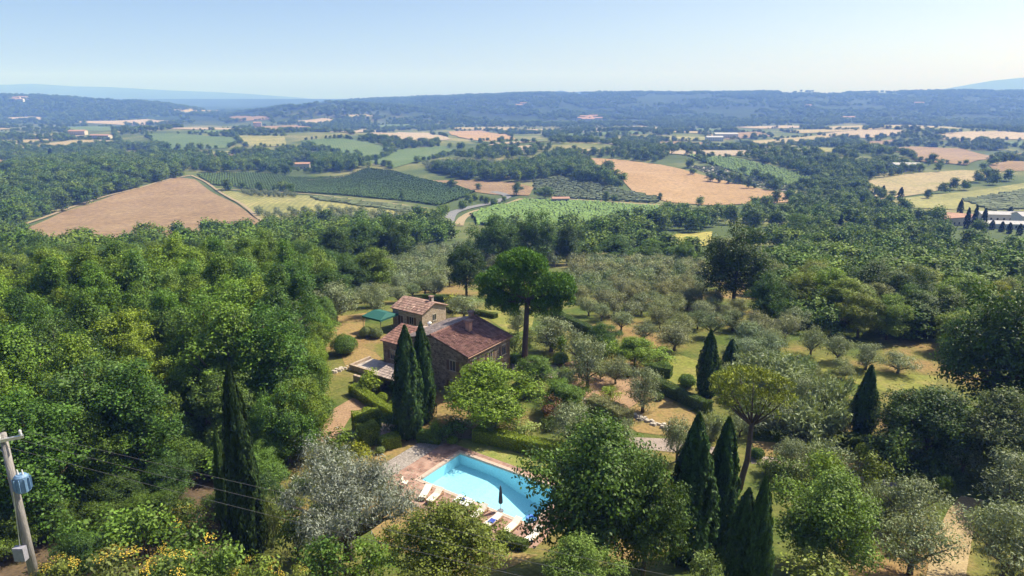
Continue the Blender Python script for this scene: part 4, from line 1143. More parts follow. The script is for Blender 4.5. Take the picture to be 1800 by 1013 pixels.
wild([(1330, 500), (1400, 440), (1560, 470), (1700, 500), (1830, 540), (1830, 620), (1690, 625), (1600, 622), (1540, 610), (1420, 585), (1350, 565)], 5.0, (4.0, 7.5), (0.5, 0.64),
     [(0.09, 0.14, 0.028), (0.13, 0.18, 0.035), (0.165, 0.19, 0.035), (0.07, 0.12, 0.03), (0.14, 0.17, 0.07)], 'on the scrubby slope on the right')
wild([(1280, 440), (1390, 400), (1560, 400), (1830, 415), (1830, 545), (1700, 500), (1560, 465), (1400, 440)], 10.5, (5, 9), (0.45, 0.56),
     [(0.07, 0.12, 0.032), (0.10, 0.15, 0.04), (0.13, 0.17, 0.055)], 'on the far side of the right slope', clear=8.0)
wild([(1010, 462), (1240, 462), (1240, 446), (1020, 448)], 8, (6, 9), (0.5, 0.6), [(0.07, 0.12, 0.03), (0.09, 0.14, 0.034)], 'in the tree line above the right olive grove')
wild([(1000, 442), (1180, 440), (1240, 400), (1180, 386), (1000, 400), (870, 405), (850, 420)], 10, (7, 11), (0.45, 0.55), [(0.065, 0.115, 0.03), (0.08, 0.125, 0.034)], 'between the right olive grove and the bright vineyard', clear=6.0)
# garden shrubs between the olives
def shrubbery(poly, spacing, hr, kinds, cols, region, label):
    gx, gy, gz, px, py = scatter(poly, spacing, avoid=0.9)
    q = random.Random(len(region))
    for a, b_ in zip(gx, gy):
        h = q.uniform(*hr); kd = q.choice(kinds)
        pr = {'shrub': SHRUB, 'feather': FEATHER, 'olive': OLIVE}[kd]
        put('olive_tree' if kd == 'olive' else 'shrub', pr[q.randrange(len(pr))], a, b_, h, h * q.uniform(0.5, 0.75), vary(q.choice(cols), q, 0.2), ('small olive ' if kd == 'olive' else label) + region, 'olive tree' if kd == 'olive' else 'shrub',
            ('olives ' if kd == 'olive' else 'shrubs ') + region, q.uniform(0, 6.28), None, ('trunk', 'crown') if kd == 'olive' else ('stem', 'leaves'))
GC = [(0.13, 0.18, 0.035), (0.10, 0.15, 0.03), (0.18, 0.21, 0.05), (0.08, 0.13, 0.03), (0.20, 0.23, 0.10)]
shrubbery([(1040, 610), (1110, 600), (1180, 640), (1150, 680), (1080, 690), (1010, 700), (985, 670), (990, 640)], 3.6, (0.9, 2.4), ['shrub', 'feather', 'shrub'], GC, 'among the olives right of the house', 'low garden shrub ')
shrubbery([(930, 690), (1010, 700), (1080, 740), (1080, 790), (1000, 790), (940, 770)], 2.6, (0.8, 1.9), ['shrub', 'feather'], GC, 'in the beds behind the pool hedge', 'low garden shrub ')
shrubbery([(1260, 640), (1400, 640), (1470, 690), (1490, 760), (1400, 770), (1340, 760), (1290, 700)], 3.2, (1.6, 3.4), ['feather', 'olive', 'feather'], [(0.21, 0.255, 0.11), (0.19, 0.23, 0.10), (0.17, 0.22, 0.08)], 'around the leaning pine crown', 'feathery grey green shrub ')
shrubbery([(1330, 795), (1400, 800), (1480, 830), (1560, 850), (1640, 870), (1640, 960), (1560, 1000), (1480, 900), (1350, 850)], 3.4, (1.0, 2.6), ['shrub', 'feather', 'shrub'], GC, 'on the bank below the right path', 'wild green shrub ')
shrubbery([(1560, 800), (1660, 800), (1690, 850), (1660, 900), (1570, 870)], 2.8, (1.4, 3.0), ['shrub', 'feather', 'olive'], GC, 'left of the upper straw path', 'wild green shrub ')
shrubbery([(1720, 860), (1800, 830), (1830, 1000), (1720, 1010)], 3.0, (1.5, 3.2), ['feather', 'olive'], [(0.21, 0.24, 0.12), (0.19, 0.22, 0.09)], 'right of the straw path', 'grey green shrub ')
shrubbery([(560, 800), (640, 800), (680, 850), (470, 1000), (440, 940)], 3.0, (0.8, 2.0), ['shrub', 'feather'], GC, 'around the silver olive', 'low green shrub ')
shrubbery([(880, 575), (960, 590), (1000, 620), (960, 640), (900, 610)], 3.2, (0.7, 1.5), ['shrub'], GC, 'near the umbrella pine trunk', 'low garden shrub ')
shrubbery([(1400, 640), (1500, 660), (1500, 690), (1480, 730), (1440, 700)], 3.4, (1.4, 2.8), ['feather', 'olive'], [(0.21, 0.25, 0.11), (0.18, 0.22, 0.09)], 'left of the solitary cypress', 'feathery grey shrub ')
# bushy edge and undergrowth of the left wood
wild([(-19, 55), (-20.5, 64), (-23.5, 74), (-25, 82), (-27.5, 96), (-30, 96), (-27.5, 82), (-24, 58)], 2.7, (4.0, 8.0), (0.36, 0.46), LEFTW, 'along the garden edge of the left wood', True, avoid=0.2)
wild([(-20, 47), (-21, 57), (-30, 62), (-48, 52), (-50, 40), (-32, 39)], 3.6, (2.6, 4.6), (0.5, 0.65), [(0.05, 0.09, 0.022), (0.07, 0.115, 0.026), (0.09, 0.14, 0.03)], 'in the undergrowth at the foot of the left wood', True, avoid=0.6)
WILD_N = len(WILD)
grove([(545, 560), (555, 505), (620, 472), (700, 452), (790, 442), (800, 500), (778, 528), (700, 533), (690, 545), (640, 545)], 5.0, (3.0, 4.3), [(0.21, 0.245, 0.11), (0.23, 0.26, 0.13), (0.18, 0.23, 0.10)], 'in the grove behind the house')
grove([(1000, 555), (990, 500), (1010, 466), (1100, 466), (1235, 472), (1236, 530), (1330, 565), (1400, 580), (1390, 622), (1290, 600), (1210, 640), (1110, 600), (1060, 580)], 5.1, (3.0, 4.2),
      [(0.21, 0.24, 0.11), (0.235, 0.255, 0.13), (0.17, 0.215, 0.09), (0.23, 0.235, 0.11)], 'in the grove right of the umbrella pine')
grove([(1250, 600), (1400, 600), (1400, 650), (1330, 660), (1260, 640)], 5.0, (3.2, 4.4), [(0.20, 0.24, 0.12), (0.18, 0.22, 0.10)], 'below the right grove above the leaning pine')
grove([(800, 440), (1000, 440), (1000, 470), (800, 480)], 6, (3.5, 4.5), [(0.15, 0.18, 0.1)], 'behind the umbrella pine')
grove([(1385, 412), (1480, 404), (1540, 424), (1560, 450), (1450, 452), (1395, 436)], 5.0, (3.2, 4.2), [(0.15, 0.19, 0.12), (0.17, 0.21, 0.13)], 'in the blue grey plot beyond the big oak')
def size_key(t): return -t[2] / max(20.0, t[1])
def in_view(t):
    px, py = to_px(t[0], t[1], tz(t[0], t[1]) + t[2] * 0.7)
    return -60 < px < 1860 and py < 1060
WILD = [t for t in WILD if in_view(t)]; OLV = [t for t in OLV if in_view(t)]
WILD.sort(key=size_key); OLV.sort(key=size_key)
rr_ = random.Random(3)
EXTRA_FAR = []; EXTRA_OLV = []
REGS = {}
for t in WILD[:285] + OLV[:285]: REGS.setdefault(t[5], []).append(t)
def where(t):
    """which third of its wood a tree stands in, by depth and from left to right"""
    L = REGS[t[5]]
    ys = sorted(q[1] for q in L); xs = sorted(q[0] / q[1] for q in L); n = len(L)
    d = 'near' if t[1] <= ys[n // 3] else 'far' if t[1] > ys[(2 * n) // 3] else 'mid'
    s_ = 'left' if t[0] / t[1] <= xs[n // 3] else 'right' if t[0] / t[1] > xs[(2 * n) // 3] else 'middle'
    hs = sorted(q[2] for q in L)
    return ('tall' if t[2] > hs[n // 2] else 'lower'), d + ' ' + s_
for i, (x, y, h, r, c, reg) in enumerate(WILD):
    if i >= 285: EXTRA_FAR.append((x, y, h, r)); continue
    pr = BROAD_TALL if 'tall wood' in reg else BROAD if y < 170 else BROAD_MID
    put('broadleaf_tree', pr[rr_.randrange(len(pr))], x, y, h, r, vary(c, rr_, 0.2), '%s %s tree %s, %s' % (where(WILD[i])[0], 'dark green' if c[1] < 0.125 else 'yellowish green' if c[0] > 0.115 else 'fresh green', reg, where(WILD[i])[1]), 'tree', 'trees ' + reg, rr_.uniform(0, 6.28))
for i, (x, y, h, r, c, reg) in enumerate(OLV):
    if i >= 285: EXTRA_OLV.append((x, y, h, r)); continue
    pr = OLIVE if y < 130 else OLIVE_MID
    put('olive_tree', pr[rr_.randrange(len(pr))], x, y, h, r, vary(c, rr_, 0.15), '%s %s olive tree %s, %s' % (where(OLV[i])[0], 'pale' if c[0] > 0.205 else 'greener', reg, where(OLV[i])[1]), 'olive tree', 'olives ' + reg, rr_.uniform(0, 6.28))
print('WILD', len(WILD), 'OLV', len(OLV))

# ---- far woodland, thousands of trees: one object for each look, instanced on points
def instancer(name, proto, pts, label, cat):
    """pts: (n, 6) x y z sx sz rot"""
    A = np.array(pts, float)
    me = bpy.data.meshes.new(name)
    me.vertices.add(len(A)); me.vertices.foreach_set('co', A[:, :3].astype(np.float32).ravel())
    at = me.attributes.new('scl', 'FLOAT_VECTOR', 'POINT'); at.data.foreach_set('vector', np.column_stack([A[:, 3], A[:, 3], A[:, 4]]).astype(np.float32).ravel())
    at = me.attributes.new('rot', 'FLOAT_VECTOR', 'POINT'); at.data.foreach_set('vector', np.column_stack([0 * A[:, 5], 0 * A[:, 5], A[:, 5]]).astype(np.float32).ravel())
    o = link(name, me)
    po = bpy.data.objects.new(name + '_shape', proto)
    ng = bpy.data.node_groups.new(name, 'GeometryNodeTree')
    ng.interface.new_socket('Geometry', in_out='INPUT', socket_type='NodeSocketGeometry')
    ng.interface.new_socket('Geometry', in_out='OUTPUT', socket_type='NodeSocketGeometry')
    gi = ng.nodes.new('NodeGroupInput'); go = ng.nodes.new('NodeGroupOutput')
    ip = ng.nodes.new('GeometryNodeInstanceOnPoints'); oi = ng.nodes.new('GeometryNodeObjectInfo')
    oi.inputs['Object'].default_value = po
    for nm, sock in (('scl', 'Scale'), ('rot', 'Rotation')):
        na = ng.nodes.new('GeometryNodeInputNamedAttribute'); na.data_type = 'FLOAT_VECTOR'; na.inputs['Name'].default_value = nm
        if sock == 'Rotation':
            er = ng.nodes.new('FunctionNodeEulerToRotation'); ng.links.new(na.outputs[0], er.inputs[0]); ng.links.new(er.outputs[0], ip.inputs['Rotation'])
        else: ng.links.new(na.outputs[0], ip.inputs[sock])
    ng.links.new(gi.outputs[0], ip.inputs['Points']); ng.links.new(oi.outputs['Geometry'], ip.inputs['Instance']); ng.links.new(ip.outputs[0], go.inputs[0])
    md = o.modifiers.new('scatter', 'NODES'); md.node_group = ng
    tag(o, label, cat, kind='stuff')
FAR = [(x, y, h, r) for (x, y, h, r) in EXTRA_FAR]
def far_wood(pp, spacing, hr, keep=1.0):
    gx, gy, gz, px, py = scatter(pp, spacing, avoid=0, clear=hr[1] * 0.75)
    for a, b in zip(gx, gy):
        if rngw.random() < keep:
            h = rngw.uniform(*hr); FAR.append((a, b, h, h * rngw.uniform(0.42, 0.56)))
far_wood([(-100, 420), (-100, 300), (0, 300), (60, 290), (200, 298), (310, 304), (325, 312), (220, 338), (130, 366), (30, 398), (-20, 420)], 9, (7, 13))
far_wood([(-100, 298), (-100, 262), (60, 258), (200, 256), (420, 266), (520, 275), (640, 288), (625, 302), (540, 308), (340, 303), (200, 298)], 9.5, (7, 12), 0.92)
far_wood([(560, 276), (640, 270), (690, 280), (680, 292), (640, 298), (560, 300), (500, 300)], 9, (7, 12))
far_wood([(680, 288), (760, 300), (830, 322), (950, 320), (985, 306), (1010, 318), (1090, 334), (1104, 326), (1080, 306), (1010, 276), (975, 272), (940, 290), (880, 300), (800, 300)], 8.5, (8, 13))
far_wood([(800, 278), (850, 262), (930, 262), (970, 258), (960, 268), (920, 278), (850, 284)], 10, (7, 11), 0.8)
far_wood([(1170, 398), (1165, 372), (1240, 362), (1300, 352), (1400, 350), (1404, 336), (1440, 330), (1520, 330), (1550, 352), (1580, 370), (1640, 398), (1830, 415), (1830, 430), (1600, 420), (1400, 405), (1300, 402)], 9.5, (6, 11), 0.7)
far_wood([(990, 272), (1080, 262), (1200, 255), (1300, 262), (1380, 268), (1450, 282), (1560, 300), (1540, 320), (1440, 320), (1400, 302), (1290, 277), (1200, 270), (1150, 288), (1080, 280)], 10, (6, 11), 0.75)
far_wood([(1450, 300), (1560, 286), (1660, 290), (1750, 300), (1700, 306), (1560, 312), (1520, 330)], 10, (6, 11), 0.8)
far_wood([(1640, 330), (1700, 316), (1780, 312), (1770, 322), (1700, 334), (1650, 342)], 9, (7, 11))
far_wood([(840, 350), (880, 342), (925, 346), (1000, 352), (1100, 356), (900, 360), (850, 372), (770, 378), (730, 372), (780, 362)], 10, (4, 7), 0.4)
far_wood([(455, 392), (560, 392), (700, 392), (790, 392), (790, 380), (740, 384), (600, 388), (470, 388)], 9, (5, 9), 0.6)
# valley and hills beyond: trees in clumps and lines
def clumps(y0, y1, n, hr, thr, sx=1.0):
    y = np.sqrt(rngw.uniform(y0 ** 2, y1 ** 2, n)); x = y * rngw.uniform(-0.86, 0.86, n)
    m = vnoise(x / 130, y / 210, 91) + 0.6 * vnoise(x / 55, y / 80, 92) + 0.5 * vnoise(x / 400, y / 600, 93)
    ok = m > thr
    x, y = x[ok], y[ok]
    z = terrain(x, y); px, py = to_px(x, y, z)
    for f in FIELDS_PX:
        bad = in_poly(px, py, f); x, y, px, py = x[~bad], y[~bad], px[~bad], py[~bad]
    for a, b in zip(x, y):
        h = rngw.uniform(*hr); FAR.append((a, b, h, h * rngw.uniform(0.45, 0.65) * sx))
clumps(520, 1100, 3600, (5, 11), 0.0)
clumps(1000, 2200, 16000, (6, 11), 0.02)
clumps(2100, 4400, 26000, (9, 14), -0.2, 1.2)
# hedgerows along the edges of the farther fields
for f in FIELDS_PX:
    wp = np.array(px_poly(f))
    if wp[:, 1].mean() < 620: continue
    for i in range(len(wp)):
        p, q = wp[i], wp[(i + 1) % len(wp)]
        if rngw.random() < 0.4: continue
        L_ = np.hypot(*(q - p)); n_ = int(L_ / 8)
        for t_ in range(n_):
            if vnoise(np.array([t_ * 0.25 + i * 7.3]), np.array([L_]), 5)[0] > -0.12:
                s_ = p + (q - p) * (t_ + rngw.random()) / max(1, n_); h = rngw.uniform(3.5, 8)
                FAR.append((s_[0] + rngw.normal(0, 1.5), s_[1] + rngw.normal(0, 1.5), h, h * rngw.uniform(0.45, 0.65)))
A = np.array(FAR); z = terrain(A[:, 0], A[:, 1])
pick = rngw.integers(0, len(BROAD_FAR), len(A))
rots = rngw.uniform(0, 6.28, len(A))
for k, (cm, _, H, R) in enumerate(BROAD_FAR):
    s = pick == k
    instancer('far_woodland', cm, np.column_stack([A[s, 0], A[s, 1], z[s] - 0.3, A[s, 3] / R, A[s, 2] / H, rots[s]]), 'woodland of countless trees across the valley and hills', 'woodland')
FO = [(x, y, h, r) for (x, y, h, r) in EXTRA_OLV]
def far_olives(pp, spacing, hr):
    f = list(FIELDS_PX); FIELDS_PX.clear()
    gx, gy, gz, px, py = scatter(pp, spacing, avoid=0, jitter=0.15)
    FIELDS_PX.extend(f)
    for a, b in zip(gx, gy):
        h = rngw.uniform(*hr); FO.append((a, b, h, h * 0.55))
far_olives([(740, 292), (800, 284), (890, 288), (880, 299), (760, 304)], 7, (3.5, 4.5))
far_olives([(410, 338), (470, 341), (520, 344), (525, 349), (440, 347)], 7, (3, 4.2))
far_olives([(450, 374), (600, 372), (745, 380), (745, 390), (600, 392), (470, 392)], 9, (3, 4.5))
far_olives([(935, 288), (960, 276), (975, 282), (950, 296)], 7, (3, 4))
B_ = np.array(FO); zb = terrain(B_[:, 0], B_[:, 1])
instancer('far_olive_plots', OLIVE_FAR[0][0], np.column_stack([B_[:, 0], B_[:, 1], zb, B_[:, 3] / 2.2, B_[:, 2] / 4.2, rngw.uniform(0, 6.28, len(B_))]), 'small olive trees dotted over the farther plots', 'olive trees')
print('FAR', len(FAR), len(FO))
# far cypresses one can pick out
k = 0
for (cx, top, base, label) in [(1076, 378, 408, 'by the bright vineyard, leftmost'), (1094, 380, 412, 'by the bright vineyard, second'), (1102, 377, 411, 'by the bright vineyard, third'), (1110, 380, 413, 'by the bright vineyard, fourth'),
        (1128, 384, 412, 'by the bright vineyard, fifth'), (1138, 380, 412, 'by the bright vineyard, sixth'), (1147, 382, 413, 'by the bright vineyard, seventh'), (1158, 380, 412, 'by the bright vineyard, eighth'),
        (1117, 398, 422, 'below the row by the bright vineyard'), (1476, 378, 408, 'among the trees left of the white houses'), (1686, 352, 380, 'above the white houses, slimmest'),
        (1698, 366, 402, 'left of the white houses, first'), (1711, 362, 402, 'left of the white houses, second'), (1727, 367, 402, 'in front of the white houses, tallest'),
        (1743, 388, 404, 'small, in front of the white houses, first'), (1760, 390, 408, 'small, in front of the white houses, second'), (1773, 392, 411, 'small, in front of the white houses, third'),
        (1791, 394, 414, 'small, in front of the white houses, fourth'), (1775, 364, 378, 'behind the white houses'), (1582, 330, 352, 'beside the lone trees in the straw meadow'), (91, 262, 282, 'on the left, far one'), (1551, 327, 348, 'at the left of the lone trees in the straw meadow')]:
    x, y, z, h, r = size_px(cx, top, base, 9)
    put('cypress_tree', CYP_FAR[0], x, y, h, max(r, 1.2), GREEN['cyp'], 'small far off cypress ' + label, 'cypress', 'far cypresses', k, z); k += 1
for (cx, top, base, w, label) in [(1548, 330, 352, 22, 'in the straw meadow, leftmost'), (1568, 333, 352, 18, 'in the straw meadow, middle'), (1631, 334, 350, 19, 'in the straw meadow, alone on the right'),
        (1249, 304, 320, 20, 'at the upper edge of the golden field, first'), (1264, 309, 322, 14, 'at the upper edge of the golden field, second'), (1280, 311, 324, 12, 'at the upper edge of the golden field, third'),
        (1315, 312, 332, 14, 'at the upper edge of the golden field, fourth'), (1326, 321, 332, 12, 'at the upper edge of the golden field, last'), (1217, 296, 308, 12, 'left of the grey vines'),
        (841, 321, 334, 14, 'in the narrow brown field, right'), (795, 316, 330, 20, 'in the narrow brown field, left'), (908, 320, 344, 24, 'between narrow brown field and grey vines'), (958, 328, 350, 34, 'round, at the corner of the grey vines'),
        (1065, 334, 356, 14, 'at the end of the grey vines'), (1160, 340, 352, 10, 'at the corner of the golden field'), (707, 335, 356, 12, 'at the foot of the dark vineyard'), (1588, 264, 276, 10, 'in the reddish field far right')]:
    x, y, z, h, r = size_px(cx, top, base, w)
    put('broadleaf_tree', BROAD_MID[k % 4], x, y, h, r, (0.075, 0.125, 0.034), 'single tree ' + label, 'tree', 'single field trees', k, z); k += 1
# ------------------------------------------------------------------ pool, deck, paths
M['pool_tile'] = surf('pool_tile', (0.44, 0.74, 0.86), (0.54, 0.82, 0.91), 6, 0.4, 0.0, spec=0.3)
def water_mat():
    m = bpy.data.materials.new('pool_water'); nd, ln = nodes_of(m)
    tr = nd.new('ShaderNodeBsdfTransparent'); tr.inputs[0].default_value = (0.78, 0.94, 0.99, 1)
    gl = nd.new('ShaderNodeBsdfGlossy'); gl.inputs['Roughness'].default_value = 0.04
    fr = nd.new('ShaderNodeFresnel'); fr.inputs[0].default_value = 1.33
    n = nd.new('ShaderNodeTexNoise'); n.inputs['Scale'].default_value = 2.5; n.inputs['Detail'].default_value = 4
    tc = nd.new('ShaderNodeTexCoord'); ln.new(tc.outputs['Object'], n.inputs['Vector'])
    bp = nd.new('ShaderNodeBump'); bp.inputs['Strength'].default_value = 0.12; bp.inputs['Distance'].default_value = 0.2
    ln.new(n.outputs[0], bp.inputs['Height']); ln.new(bp.outputs[0], gl.inputs['Normal']); ln.new(bp.outputs[0], fr.inputs['Normal'])
    mx = nd.new('ShaderNodeMixShader'); ln.new(fr.outputs[0], mx.inputs[0]); ln.new(tr.outputs[0], mx.inputs[1]); ln.new(gl.outputs[0], mx.inputs[2])
    ln.new(mx.outputs[0], nd['Material Output'].inputs[0])
    return m
M['water'] = water_mat()
def brick_mat(name, c1, c2, mortar, scale, w=0.5, h=0.25):
    m = bpy.data.materials.new(name); nd, ln = nodes_of(m)
    b = nd['Principled BSDF']; b.inputs['Roughness'].default_value = 0.85; b.inputs['Specular IOR Level'].default_value = 0.2
    tc = nd.new('ShaderNodeTexCoord'); br = nd.new('ShaderNodeTexBrick')
    br.inputs['Color1'].default_value = (*c1, 1); br.inputs['Color2'].default_value = (*c2, 1); br.inputs['Mortar'].default_value = (*mortar, 1)
    br.inputs['Scale'].default_value = scale; br.inputs['Brick Width'].default_value = w; br.inputs['Row Height'].default_value = h; br.inputs['Mortar Size'].default_value = 0.015
    ln.new(tc.outputs['Object'], br.inputs[0])
    n = nd.new('ShaderNodeTexNoise'); n.inputs['Scale'].default_value = 1.3; n.inputs['Detail'].default_value = 8; ln.new(tc.outputs['Object'], n.inputs['Vector'])
    r = ramp(nd, [(0.3, (0.62, 0.6, 0.6)), (0.7, (1.3, 1.3, 1.3))]); ln.new(n.outputs[0], r.inputs[0])
    mx = nd.new('ShaderNodeMix'); mx.data_type = 'RGBA'; mx.blend_type = 'MULTIPLY'; mx.inputs[0].default_value = 1
    ln.new(br.outputs[0], mx.inputs[6]); ln.new(r.outputs[0], mx.inputs[7]); ln.new(mx.outputs[2], b.inputs['Base Color'])
    return m
M['terracotta'] = brick_mat('terracotta', (0.29, 0.165, 0.125), (0.38, 0.24, 0.185), (0.36, 0.29, 0.24), 1.0, 0.42, 0.42)
M['coping'] = surf('coping', (0.50, 0.36, 0.29), (0.62, 0.47, 0.39), 2.0, 0.8, 0.1)
M['cobble'] = stone_mat('cobble', [(0.26, 0.23, 0.21), (0.36, 0.31, 0.28), (0.45, 0.40, 0.36)], 7, (0.22, 0.19, 0.16), 1)
M['lawn'] = surf('lawn', (0.15, 0.19, 0.04), (0.22, 0.24, 0.06), 0.7, 0.95, 0.4, (0.33, 0.28, 0.10))
M['lawn_dry'] = surf('lawn_dry', (0.20, 0.165, 0.055), (0.29, 0.195, 0.08), 0.35, 0.95, 0.4, (0.165, 0.165, 0.045))
M['lawn_bright'] = surf('lawn_bright', (0.135, 0.17, 0.03), (0.20, 0.205, 0.045), 0.25, 0.95, 0.4, (0.28, 0.225, 0.08))
M['soil_red'] = surf('soil_red', (0.28, 0.175, 0.10), (0.37, 0.245, 0.15), 0.5, 0.95, 0.4)
M['gravel'] = surf('gravel', (0.29, 0.23, 0.195), (0.38, 0.305, 0.26), 1.5, 0.95, 0.5)
M['straw_path'] = surf('straw_path', (0.32, 0.235, 0.125), (0.42, 0.32, 0.18), 0.7, 0.95, 0.5)

pool_rot = math.atan2(-W.y, -W.x)   # local x along the long side
pool = link('swimming_pool', None, loc=(POOL0.x, POOL0.y, 0), rot=(0, 0, pool_rot)); tag(pool, 'rectangular turquoise swimming pool with brick coping', 'pool')
S, L = POOL_S, POOL_L
nx = 13
mb = MB()
xs = [L * i / (nx - 1) for i in range(nx)]
dep = [-1.25 - 1.3 * min(1.0, max(0.0, (x - 4.5) / 4.5)) for x in xs]
for i in range(nx - 1):
    x0, x1, d0, d1 = xs[i], xs[i + 1], dep[i], dep[i + 1]
    mb.add([(x0, 0, d0), (x1, 0, d1), (x1, S, d1), (x0, S, d0)], [(0, 1, 2, 3)])
    mb.add([(x0, 0, 0), (x1, 0, 0), (x1, 0, d1), (x0, 0, d0)], [(0, 3, 2, 1)])
    mb.add([(x0, S, 0), (x1, S, 0), (x1, S, d1), (x0, S, d0)], [(0, 1, 2, 3)])
mb.add([(0, 0, 0), (0, S, 0), (0, S, dep[0]), (0, 0, dep[0])], [(0, 1, 2, 3)]); mb.add([(L, 0, 0), (L, S, 0), (L, S, dep[-1]), (L, 0, dep[-1])], [(0, 3, 2, 1)])
mb.build('basin', M['pool_tile'], pool)
MB().add([(0, 0, -.12), (L, 0, -.12), (L, S, -.12), (0, S, -.12)], [(0, 1, 2, 3)]).build('water', M['water'], pool)
# coping stones, one by one
cs = {}
def cope(x0, x1, y0, y1):
    w, d = round(x1 - x0 - 0.012, 3), round(y1 - y0 - 0.012, 3)
    if (w, d) not in cs:
        b = MB(); b.box(-w / 2, w / 2, -d / 2, d / 2, -0.16, 0.065); cs[(w, d)] = mesh_np('coping_stone', b.v, b.f, [M['coping']])
    link('coping_stone', cs[(w, d)], pool, loc=((x0 + x1) / 2, (y0 + y1) / 2, random.uniform(-.004, .004)))
random.seed(4)
nl = 24; ns_ = 12
for i in range(nl):
    for y0 in (-0.36, S - 0.03): cope(L * i / nl, L * (i + 1) / nl, y0, y0 + 0.39)
for i in range(ns_):
    for x0 in (-0.36, L - 0.03): cope(x0, x0 + 0.39, S * i / ns_ + (0.03 if i == 0 else 0), S * (i + 1) / ns_ - (0.03 if i == ns_ - 1 else 0))
for x0 in (-0.36, L): 
    for y0 in (-0.36, S + 0.03): cope(x0 + (0 if x0 < 0 else 0.03), x0 + 0.36, y0, y0 + 0.33)
mb = MB()
mb.box(-2.5, -0.37, -3.4, S + 1.0, -0.2, 0.035); mb.box(-0.37, L + 2.0, -3.4, -0.37, -0.2, 0.035)
mb.box(-0.37, L + 2.0, S + 0.37, S + 0.95, -0.2, 0.035); mb.box(L + 0.37, L + 2.0, -0.37, S + 0.37, -0.2, 0.035)
d = mb.build('pool_deck', M['terracotta'], loc=(POOL0.x, POOL0.y, 0), rot=(0, 0, pool_rot)); tag(d, 'reddish terracotta paving round the pool', 'paving', kind='structure')
mb = MB(); mb.box(-4.7, -2.51, -3.4, S + 1.5, -0.1, 0.02)
d = mb.build('cobbled_path', M['cobble'], loc=(POOL0.x, POOL0.y, 0), rot=(0, 0, pool_rot)); tag(d, 'grey cobbled strip left of the pool paving', 'path', kind='structure')
def loc2(x, y):   # pool-local to world
    p = POOL0 - W * x + U * y
    return (p.x, p.y)
drape('lawn', [loc2(-1.5, S + 0.97), loc2(L + 3, S + 0.97), loc2(L + 3, S + 3.1), loc2(-1.5, S + 3.1)], M['lawn'], 0.02, 0.8, 'green lawn strip between pool and hedge', 'lawn')
drape('lawn', [loc2(-4.72, -3), loc2(-4.72, S + 2), loc2(-7, S + 4), loc2(-9, S), loc2(-8, -2)], M['lawn_dry'], 0.02, 0.8, 'dry grass left of the cobbled strip', 'lawn')
drape('lawn', [loc2(-2, -3.45), loc2(L + 3, -3.45), loc2(L + 3, -8), loc2(4, -9), loc2(-2, -6)], M['lawn_dry'], 0.03, 0.8, 'dry brown lawn in front of the loungers', 'lawn')
for pp, mt, label in [
    ([(555, 568), (600, 556), (645, 550), (640, 578), (630, 592), (590, 600), (560, 592)], 'lawn_dry', 'sunny dry lawn left of the green canopy'),
    ([(600, 625), (640, 612), (660, 620), (672, 632), (640, 640), (610, 652)], 'lawn_dry', 'dry lawn beside the terrace'),
    ([(775, 542), (860, 545), (940, 552), (935, 575), (900, 590), (860, 562), (800, 558)], 'lawn_bright', 'sunny lawn behind the house'),
    ([(1400, 618), (1480, 640), (1560, 656), (1650, 662), (1640, 690), (1560, 690), (1480, 668), (1420, 650)], 'lawn_bright', 'bright green lawn below the row of olives'),
    ([(1150, 640), (1190, 622), (1240, 640), (1260, 668), (1200, 690), (1170, 668)], 'lawn_bright', 'bright grass beside the tall cypress'),
    ([(1080, 735), (1150, 692), (1240, 735), (1260, 765), (1180, 768), (1120, 760)], 'lawn_dry', 'bare ochre slope above the stone edging'),
    ([(1320, 775), (1400, 782), (1540, 810), (1540, 832), (1440, 820), (1330, 800)], 'lawn_dry', 'dry lawn right of the leaning pine'),
    ([(1090, 768), (1180, 772), (1270, 790), (1270, 806), (1180, 795), (1090, 786)], 'gravel', 'pinkish gravel path across the garden'),
    ([(1320, 800), (1400, 808), (1520, 838), (1640, 850), (1640, 862), (1500, 852), (1400, 825), (1320, 815)], 'gravel', 'gravel path on the right'),
    ([(555, 770), (585, 720), (620, 700), (660, 712), (615, 735), (600, 760), (575, 790)], 'soil_red', 'reddish earth path at the edge of the left wood'),
    ([(655, 745), (700, 745), (715, 765), (665, 775)], 'gravel', 'stony path by the hedge blocks'),
    ([(780, 770), (800, 735), (840, 745), (835, 772)], 'gravel', 'paved passage between cypresses and laurel'),
    ([(1625, 1030), (1640, 950), (1668, 895), (1690, 872), (1730, 880), (1712, 930), (1695, 1030)], 'straw_path', 'straw coloured path at the bottom right'),
    ([(980, 640), (1010, 635), (1110, 640), (1150, 690), (1080, 735), (1010, 700), (985, 670)], 'soil_red', 'bare reddish slope below the olives'),
    ([(900, 640), (930, 632), (985, 645), (980, 665), (900, 665)], 'gravel', 'pale paved terrace right of the house')]:
    drape('lawn' if 'lawn' in mt else 'garden_path', px_poly(pp), M[mt], 0.03, 1.2, label, 'lawn' if 'lawn' in mt else 'path')

M['forest_floor'] = surf('forest_floor', (0.07, 0.05, 0.03), (0.13, 0.09, 0.055), 0.4, 0.95, 0.5, (0.09, 0.09, 0.03))
drape('forest_floor', [(-22, 44), (-22.5, 58), (-27, 80), (-31, 98), (-40, 125), (-62, 165), (-140, 190), (-150, 120), (-80, 60), (-50, 38), (-34, 36)], M['forest_floor'], 0.05, 2.5, 'brown leaf litter under the left wood', 'ground')
